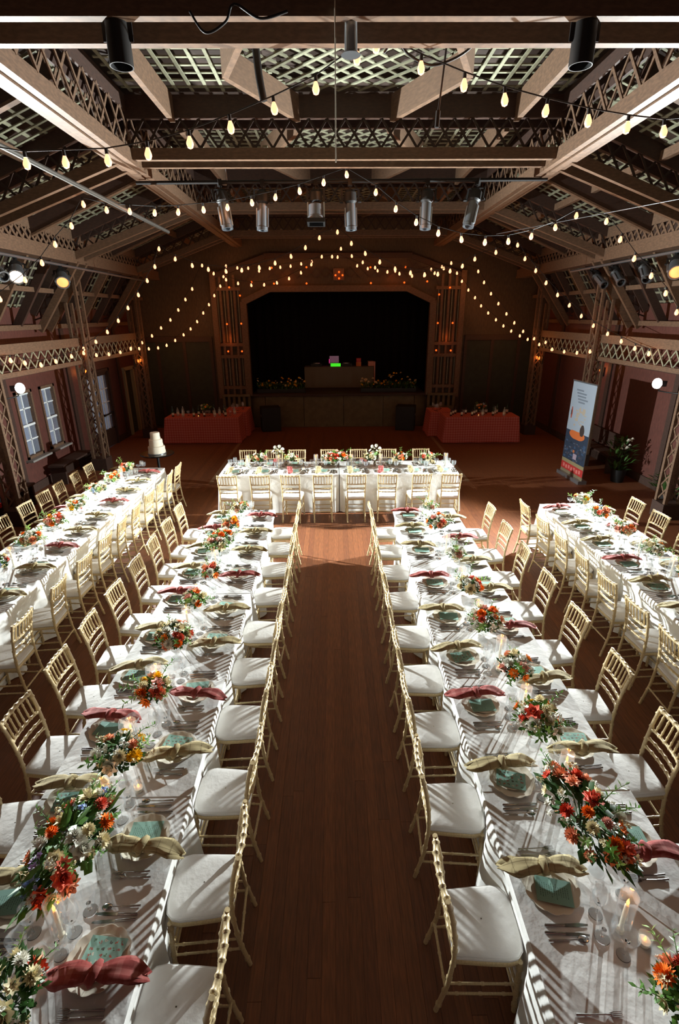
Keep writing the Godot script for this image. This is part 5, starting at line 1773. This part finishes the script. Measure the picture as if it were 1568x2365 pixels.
func clear_of(p: Vector2, r: float) -> bool:
	for t in taken:
		var d: Vector2 = p - t[0]
		if absf(d.x) < 0.7 and absf(d.y) < 0.7 and pow(d.x / (t[1] + r), 2.0) + pow(d.y / (t[2] + r), 2.0) < 1.0:
			return false
	return true

func free_spot(p: Vector3, r: float, along: Vector3, across: Vector3, reach := 0.06) -> Vector3:
	# the nearest clear place beside p on the table
	for step in 16:
		for side in [1.0, -1.0]:
			for off in [0.0, 0.5, -0.5, 1.0, -1.0]:
				var q: Vector3 = p + along * (0.022 * step * side) + across * (off * reach)
				if clear_of(Vector2(q.x, q.z), r):
					claim(q, r, r)
					return q
	claim(p, r, r)
	return p

func setting(edge: Transform3D, rose: bool, where: String, seat: String, variant: int) -> void:
	# one cover; edge is at the table edge, facing -z across the table; seat says which cover it is
	var j := RandomNumberGenerator.new()
	j.seed = variant * 7 + 3
	var jt := func(x: float, y: float, z: float, turn: float) -> Transform3D:
		return edge * at(x + j.randf_range(-0.008, 0.008), y, z + j.randf_range(-0.01, 0.01), turn + j.randf_range(-4, 4))
	var y := 0.766
	var spot := seat + " of " + where
	place(shapes["dinner_plate"], "scalloped ivory dinner plate, " + spot, jt.call(0, y, -0.205, j.randf() * 30), "dinner plates on the " + where)
	place(shapes["salad_plate"], "small round ivory plate, " + spot, jt.call(0, y + 0.0075, -0.205, 0), "small plates on the " + where)
	var cm := 0 if variant % 2 == 0 else 1
	place(shapes["card_%d" % cm], "%s green menu card, %s" % [["illustrated", "lettered"][cm], spot], jt.call(0.022, y + 0.0235, -0.2, j.randf_range(-14, 10)), "menu cards on the " + where)
	place(shapes["napkin_%d_%d" % [0 if rose else 1, variant % 2]], "knotted %s napkin, %s" % ["rose-red" if rose else "beige", spot], jt.call(-0.085, y + 0.0265, -0.185, j.randf_range(-8, 8)), "%s napkins on the %s" % ["rose" if rose else "beige", where])
	place(shapes["knife"], "silver knife next to plate, " + spot, jt.call(0.178, y, -0.2, 0), "knives on the " + where)
	place(shapes["knife"], "silver knife next to spoon, " + spot, jt.call(0.208, y, -0.205, 0), "knives on the " + where)
	place(shapes["spoon"], "silver spoon, " + spot, jt.call(0.243, y, -0.195, 0), "spoons on the " + where)
	place(shapes["fork"], "silver fork next to plate, " + spot, jt.call(-0.182, y, -0.2, 0), "forks on the " + where)
	place(shapes["fork"], "outer silver fork, " + spot, jt.call(-0.212, y, -0.2, 0), "forks on the " + where)
	var tip := edge * Vector3(-0.085, 0, -0.37)
	claim(tip, 0.04, 0.04)
	for g in [["wine_glass", "tall clear wine glass, ", "wine glasses on the ", 0.13, -0.375, 0.043], ["water_glass", "clear water goblet, ", "water goblets on the ", 0.23, -0.365, 0.048], ["coupe_glass", "clear shallow coupe glass, ", "coupe glasses on the ", 0.035, -0.4, 0.051]]:
		var tr: Transform3D = jt.call(g[3], y, g[4], 0)
		tr.origin = free_spot(tr.origin, g[5], edge.basis.x, edge.basis.z, 0.022)
		place(shapes[g[0]], g[1] + spot, tr, g[2] + where)

func taper(p: Vector3, where: String, which: String) -> void:
	var o := place(shapes["taper"], "lit white taper candle in glass cylinder, %s of %s" % [which, where], at(p.x, p.y, p.z), "taper candles on the " + where)
	var l := OmniLight3D.new()
	l.name = "flame_light"
	l.light_color = Color(1.0, 0.62, 0.3)
	l.light_energy = 0.008
	l.light_size = 0.012
	l.omni_range = 20.0
	l.omni_attenuation = 2.0
	l.shadow_enabled = true
	l.position = Vector3(0, 0.232, 0)
	o.add_child(l)

# ---------------------------------------------------------------- tables laid
# rows: chairs along z and, for each, the place of its cover and whether the napkin is rose
const ROWS := {
	"aisle_window": [[-1.45, -1.5, 1], [-2.03, -2.1, 0], [-2.67, -2.77, 0], [-3.33, -3.35, 1], [-3.98, -4.03, 0], [-4.62, -4.61, 0], [-5.36, -5.35, 1], [-6.05, -6.02, 0], [-6.7, -6.62, 0], [-7.27, -7.22, 1]],
	"far_window": [[-1.83, -1.78, 0], [-2.43, -2.36, 0], [-3.02, -2.96, 1], [-3.62, -3.55, 0], [-4.22, -4.13, 0], [-4.81, -4.8, 1], [-5.45, -5.4, 0], [-6.06, -6.0, 0], [-6.65, -6.58, 1], [-7.26, -7.15, 0]],
	"aisle_banner": [[-0.98, -1.05, 1], [-1.81, -1.79, 0], [-2.52, -2.47, 0], [-3.22, -3.15, 1], [-3.84, -3.75, 0], [-4.5, -4.4, 0], [-5.22, -5.1, 1], [-5.93, -5.95, 0], [-6.58, -6.58, 0], [-7.24, -7.18, 1]],
	"far_banner": [[-2.05, -2.03, 1], [-2.76, -2.75, 0], [-3.48, -3.48, 0], [-4.22, -4.24, 1], [-4.97, -4.98, 0], [-5.72, -5.66, 0], [-6.41, -6.35, 1], [-7.15, -7.07, 0]],
}

func long_tables() -> void:
	var chair := make_chair()
	var inner := ["window-side inner table", "banner-side inner table"]
	for t in 2:
		var s: float = [-1.0, 1.0][t]
		var cx := s * 1.397
		var hw := 0.475
		var where: String = inner[t]
		var dents: Array = []
		for side in 2:
			var key: String = ["aisle", "far"][side] + "_" + ["window", "banner"][t]
			for c in ROWS[key]:
				dents.append([side == 0, c[0]])
		for q in 3:
			var z0: float = [-7.5, -4.95, -2.42][q]
			var z1: float = [-4.95, -2.42, -0.1][q]
			var zc := (z0 + z1) * 0.5
			var hd := (z1 - z0) * 0.5
			var spot: String = ["end by the head table", "middle length", "end under the balcony"][q]
			table_under(Vector3(cx, 0, zc), hw, hd, "folding table beneath the cloth of the %s, %s" % [where, spot])
			var dn: Array = []
			for d in dents:
				var on_aisle: bool = d[0]
				var left_side := (on_aisle and t == 1) or (not on_aisle and t == 0)
				if d[1] > z0 - 0.3 and d[1] < z1 + 0.3:
					dn.append([0 if left_side else 1, d[1] - zc, 0.2, 0.06 if on_aisle else 0.02])
			solo("tablecloth", drape(hw, hd - 0.002, 0.765, t * 3.0 + q, dn, 0.012, 0.03, [[2], [2, 3], [3]][q]), mats.linen, "white cloth on the %s, %s" % [where, spot], "tablecloth", at(cx, 0, zc), "white tablecloths")
			# a hem lying over the seam
			if q > 0:
				block_solo("cloth_overlap", Vector3(cx, 0.7665, z0 + 0.012), Vector3(hw * 2 - 0.01, 0.0022, 0.05), mats.linen, "hem where two white cloths overlap on the %s, %s" % [where, ["", "far seam", "near seam"][q]], "hem")
		var fl: Array = [[[-1.27, 0.13, 0.15, 12], [-1.92, 0.17, 0.33, 30], [-2.52, 0.14, 0.15, 16], [-3.12, 0.12, 0.13, 13], [-3.8, 0.15, 0.16, 20], [-4.42, 0.11, 0.13, 11], [-5.02, 0.1, 0.12, 9], [-5.82, 0.15, 0.27, 22], [-6.38, 0.11, 0.12, 10], [-6.98, 0.11, 0.12, 10]], [[-1.2, 0.12, 0.15, 12], [-2.04, 0.17, 0.33, 30], [-2.76, 0.15, 0.16, 17], [-3.33, 0.12, 0.14, 12], [-4.0, 0.15, 0.16, 18], [-4.64, 0.11, 0.13, 10], [-5.4, 0.1, 0.11, 8], [-6.36, 0.13, 0.17, 15], [-6.98, 0.09, 0.1, 7]]][t]
		for i in fl.size():
			claim(Vector3(cx + [0.03, -0.02, 0.0][i % 3], 0, fl[i][0]), fl[i][1] * 0.72, fl[i][2] * 0.9)
		for side in 2:
			var key: String = ["aisle", "far"][side] + "_" + ["window", "banner"][t]
			var toward: float = (-s if side == 0 else s)
			var turn := 90.0 if toward > 0 else -90.0
			var rank: int = ROWS[key].size()
			for i in ROWS[key].size():
				var c: Array = ROWS[key][i]
				var x: float = s * (0.785 if side == 0 else 2.12)
				var seat: String = "%s from stage end, %s" % [ORD[rank - 1 - i], ["aisle side", "outer side"][side]]
				place(chair, "gold chiavari chair with white cushion, %s of %s" % [seat, where], at(x, 0, c[0], turn + 3.0 * sin(i * 2.1 + t)), "chairs on the %s, %s" % [["aisle side", "outer side"][side], where])
				var ex := cx + toward * hw
				setting(at(ex, 0, c[1], turn), c[2] == 1, where, seat, i + 17 * side + 40 * t)
		# centre line
		for i in fl.size():
			var f: Array = fl[i]
			var big: bool = f[2] > 0.25
			bouquet(Vector3(cx + [0.03, -0.02, 0.0][i % 3], 0.766, f[0]), f[1], f[2], 5 * t + i * 3 + 1, "%s, %s from stage end of %s" % [["round arrangement of mixed garden flowers", "long low arrangement of roses and dahlias"][1 if big else 0], ORD[fl.size() - 1 - i], where], f[3], ["round flower arrangements on the ", "long flower arrangements on the "][1 if big else 0] + where, 0.215, 10.0 * s if big else 0.0, [2, 1, 0, 0, 2, 3, 0, 3, 0, 3][i] if t == 0 else [0, 2, 0, 3, 2, 0, 0, 2, 0, 3][i])
		var tz: Array = [[-1.6, -2.24, -2.88, -3.46, -4.12, -4.72, -5.42, -6.66], [-1.56, -2.42, -3.06, -3.66, -4.34, -5.04, -5.9, -7.2]][t]
		for i in tz.size():
			taper(free_spot(Vector3(cx + [-0.05, 0.05][i % 2] * s, 0.766, tz[i]), 0.047, Vector3.BACK, Vector3.RIGHT), where, "%s from stage end" % ORD[tz.size() - 1 - i])
		for i in 8:
			var v := free_spot(Vector3(cx + [0.07, -0.07][i % 2] * s, 0.766, tz[i] + 0.03), 0.036, Vector3.BACK, Vector3.RIGHT)
			place(shapes["votive"], "lit votive candle in small glass, %s from stage end of %s" % [ORD[7 - i], where], at(v.x, v.y, v.z), "votive candles on the " + where)

	# outer tables
	for t in 2:
		var where: String = ["window-side outer table", "banner-side outer table"][t]
		var c: Vector3 = [Vector3(-3.87, 0, -6.8), Vector3(3.82, 0, -5.3)][t]
		var turn: float = [0.0, 1.8][t]
		var frame := at(c.x, 0, c.z, turn)
		var hd: float = [3.15, 2.35][t]
		var hw := 0.475
		var in_z: Array = [[-9.6, -9.05, -8.5, -7.95, -7.32, -6.75, -6.2, -5.6, -4.95, -4.25], [-7.3, -6.66, -6.07, -5.5, -4.95, -4.4, -3.85, -3.3]][t]
		var out_z: Array = [[-9.65, -9.1, -8.5, -7.98, -7.45, -6.85, -6.25], [-7.3, -6.72, -6.1, -5.5]][t]
		var s: float = [1.0, -1.0][t]  # the inner side of the table
		var n := 2
		for q in n:
			var za := -hd + 2.0 * hd * q / n
			var zb := -hd + 2.0 * hd * (q + 1) / n
			var zc := (za + zb) * 0.5
			var tr := frame * at(0, 0, zc)
			table_under(tr.origin, hw, hd / n, "folding table beneath the cloth of the %s, %s half" % [where, ["stage", "balcony"][q]], turn)
			var dn: Array = []
			for z in in_z:
				dn.append([1 if s > 0 else 0, z - c.z - zc, 0.2, 0.06])
			solo("tablecloth", drape(hw, hd / n - 0.002, 0.765, 7.0 + t + q, dn, 0.012, 0.03, [[2], [3]][q]), mats.linen, "white cloth on the %s, %s half" % [where, ["stage", "balcony"][q]], "tablecloth", tr, "white tablecloths")
		var fz: Array = [[-4.6, -5.3, -5.98, -6.62, -7.24, -8.02, -8.6, -9.25], [-7.25, -6.72, -6.12, -5.5, -4.86, -4.2]][t]
		for z in fz:
			claim(frame * Vector3(0, 0, z - c.z), 0.1, 0.13)
		for i in in_z.size():
			var face := 90.0 if s > 0 else -90.0
			var tr := frame * at(s * (hw + 0.14), 0, in_z[i] - c.z, face + 4.0 * sin(i * 1.7))
			var seat: String = "%s from stage end, inner side" % ORD[i]
			place(chair, "gold chiavari chair with white cushion, %s of %s" % [seat, where], tr, "chairs on the inner side, %s" % where)
			setting(frame * at(s * hw, 0, in_z[i] - c.z, face), i % 3 == 0, where, seat, i + 3 + t)
		for i in out_z.size():
			var face := -90.0 if s > 0 else 90.0
			var seat: String = "%s from stage end, wall side" % ORD[i]
			place(chair, "gold chiavari chair with white cushion, %s of %s" % [seat, where], frame * at(-s * (hw + 0.2), 0, out_z[i] - c.z, face + 4.0 * sin(i * 1.3)), "chairs on the wall side, %s" % where)
			setting(frame * at(-s * hw, 0, out_z[i] - c.z, face), i % 3 == 1, where, seat, i + 9 + t)
		for i in fz.size():
			bouquet((frame * Vector3(0.0, 0.766, fz[i] - c.z)), 0.12, 0.14, 30 + t * 11 + i, "round arrangement of mixed garden flowers, %s from stage end of %s" % [ORD[fz.size() - 1 - i if t == 0 else i], where], 12, "round flower arrangements on the " + where, 0.2, 0.0, [0, 1, 3, 0][i % 4])
			if i > 0:
				var zz: float = (fz[i] + fz[i - 1]) * 0.5
				var p: Vector3 = frame * Vector3(0.04, 0.766, zz - c.z)
				p = free_spot(p, 0.047, frame.basis.z, frame.basis.x)
				taper(p, where, "%s from stage end" % ORD[fz.size() - 1 - i if t == 0 else i - 1])
				p = free_spot(frame * Vector3(-0.06, 0.766, zz - c.z + 0.05), 0.036, frame.basis.z, frame.basis.x)
				place(shapes["votive"], "lit votive candle in small glass, %s from stage end of %s" % [ORD[fz.size() - 1 - i if t == 0 else i - 1], where], at(p.x, p.y, p.z), "votive candles on the " + where)

	# head table across the hall
	var where := "head table"
	var head_flowers := [[-1.47, 0.16, 0.13, 14, 3], [-0.85, 0.13, 0.1, 11, 0], [0.05, 0.27, 0.16, 26, 2], [0.72, 0.13, 0.1, 10, 0], [1.33, 0.13, 0.12, 12, 3], [1.86, 0.15, 0.11, 12, 2]]
	for f in head_flowers:
		claim(Vector3(f[0], 0, -9.83), f[1] * 0.9, f[2] * 0.75)
	var hx_ := [-1.93, -1.36, -0.77, -0.22, 0.4, 0.99, 1.57, 2.14]
	for q in 2:
		var x: float = 0.1 + (q - 0.5) * 2.3
		table_under(Vector3(x, 0, -9.83), 1.15, 0.475, "folding table beneath the cloth of the head table, %s half" % ["window-side", "banner-side"][q])
		solo("tablecloth", drape(1.149, 0.475, 0.765, 2.0 + q, [], 0.016, 0.03, [[1], [0]][q]), mats.linen, "white cloth on the head table, %s half" % ["window-side", "banner-side"][q], "tablecloth", at(x, 0, -9.83), "white tablecloths")
	for i in 8:
		var seat: String = "%s from windows, balcony side" % ORD[i]
		place(chair, "gold chiavari chair with white cushion, %s of head table" % seat, at(hx_[i], 0, -9.06, 6.0 * sin(i * 2.3)), "chairs on the balcony side, head table")
		setting(at(hx_[i], 0, -9.36), i % 3 == 2, where, seat, i + 60)
	var rx := [-1.84, -1.27, -0.78, -0.1, 0.53, 1.16, 1.87]
	for i in 7:
		var seat: String = "%s from windows, stage side" % ORD[i]
		place(chair, "gold chiavari chair with white cushion, %s of head table" % seat, at(rx[i], 0, -10.45, 180), "chairs on the stage side, head table")
		setting(at(rx[i], 0, -10.3, 180), i % 3 == 1, where, seat, i + 70)
	var nth := 0
	for f in head_flowers:
		var big: bool = f[1] > 0.2
		bouquet(Vector3(f[0], 0.766, -9.83), f[1], f[2], int(f[0] * 10) + 60, ["round arrangement of mixed flowers, %s from windows on the head table" % ORD[nth], "large central arrangement of peach and white blooms on the head table"][1 if big else 0], f[3], "flower arrangements on the head table", 0.2, 0.0, f[4])
		nth += 1
	for x0 in [-1.15, 1.02]:
		var x: float = free_spot(Vector3(x0, 0, -9.93), 0.036, Vector3.RIGHT, Vector3.BACK, 0.0).x
		var tv := thing("orchid_vase", "slim vase of tall white blossoms on the head table, %s half" % ["window-side", "banner-side"][1 if x > 0 else 0], "flowers", at(x, 0.766, -9.93), "tall white blossoms on the head table")
		part(tv, "vase", shapes["slim_vase"], mats.drinkware)
		rng.seed = 7
		var stem := MB.new()
		for k in 4:
			stem.tube([Vector3(0, 0.02, 0), Vector3(0.02 * (k - 1.5), 0.25, 0), Vector3(0.06 * (k - 1.5), 0.4, 0.01 * k)], [0.003], 5)
		part(tv, "stem", stem.done(), mats.leaf)
		for k in 10:
			part(tv, "bloom", shapes["cosmos"], mats.rose_white, Transform3D(Basis.from_euler(Vector3(rng.randf_range(0.3, 1.6), rng.randf() * TAU, 0)).scaled(Vector3.ONE * 0.042), Vector3(rng.randf_range(-0.1, 0.1), rng.randf_range(0.26, 0.42), rng.randf_range(-0.05, 0.06))))
	nth = 0
	for x in [-1.7, -1.05, -0.42, 0.5, 1.17, 2.12]:
		taper(free_spot(Vector3(x, 0.766, -9.8), 0.047, Vector3.RIGHT, Vector3.BACK), where, ORD[nth] + " from windows")
		nth += 1
	nth = 0
	for x in [-2.0, -1.75, -1.25, -0.62, -0.3, 0.42, 0.9, 1.55]:
		nth += 1
		var v := free_spot(Vector3(x, 0.766, -9.72), 0.036, Vector3.RIGHT, Vector3.BACK)
		place(shapes["votive"], "lit votive candle in small glass, %s from windows on head table" % ORD[nth - 1], at(v.x, v.y, v.z), "votive candles on the head table")
	chair.free()

func block_solo(called: String, c: Vector3, s: Vector3, m: Material, label: String, category: String) -> void:
	var b := MB.new()
	b.box(Vector3.ZERO, s)
	solo(called, b.done(), m, label, category, Transform3D(Basis(), c))

func _ready() -> void:
	rng.seed = 1
	camera_and_light()
	make_materials()
	flash_lamp(Vector3(-5.63, 2.42, -9.36), -5.74, "blazing white flash lamp clamped to the lattice column on the window side")
	flash_lamp(Vector3(5.9, 2.42, -9.36), 6.14, "blazing white flash lamp clamped to the lattice column on the banner side")
	shell()
	roof()
	flower_shapes()
	make_ware()
	stage_end()
	long_tables()
	drinks()
	room_things()
	string_lights()
	stage_lights()
	for k in shapes:
		if shapes[k] is Node:
			shapes[k].free()
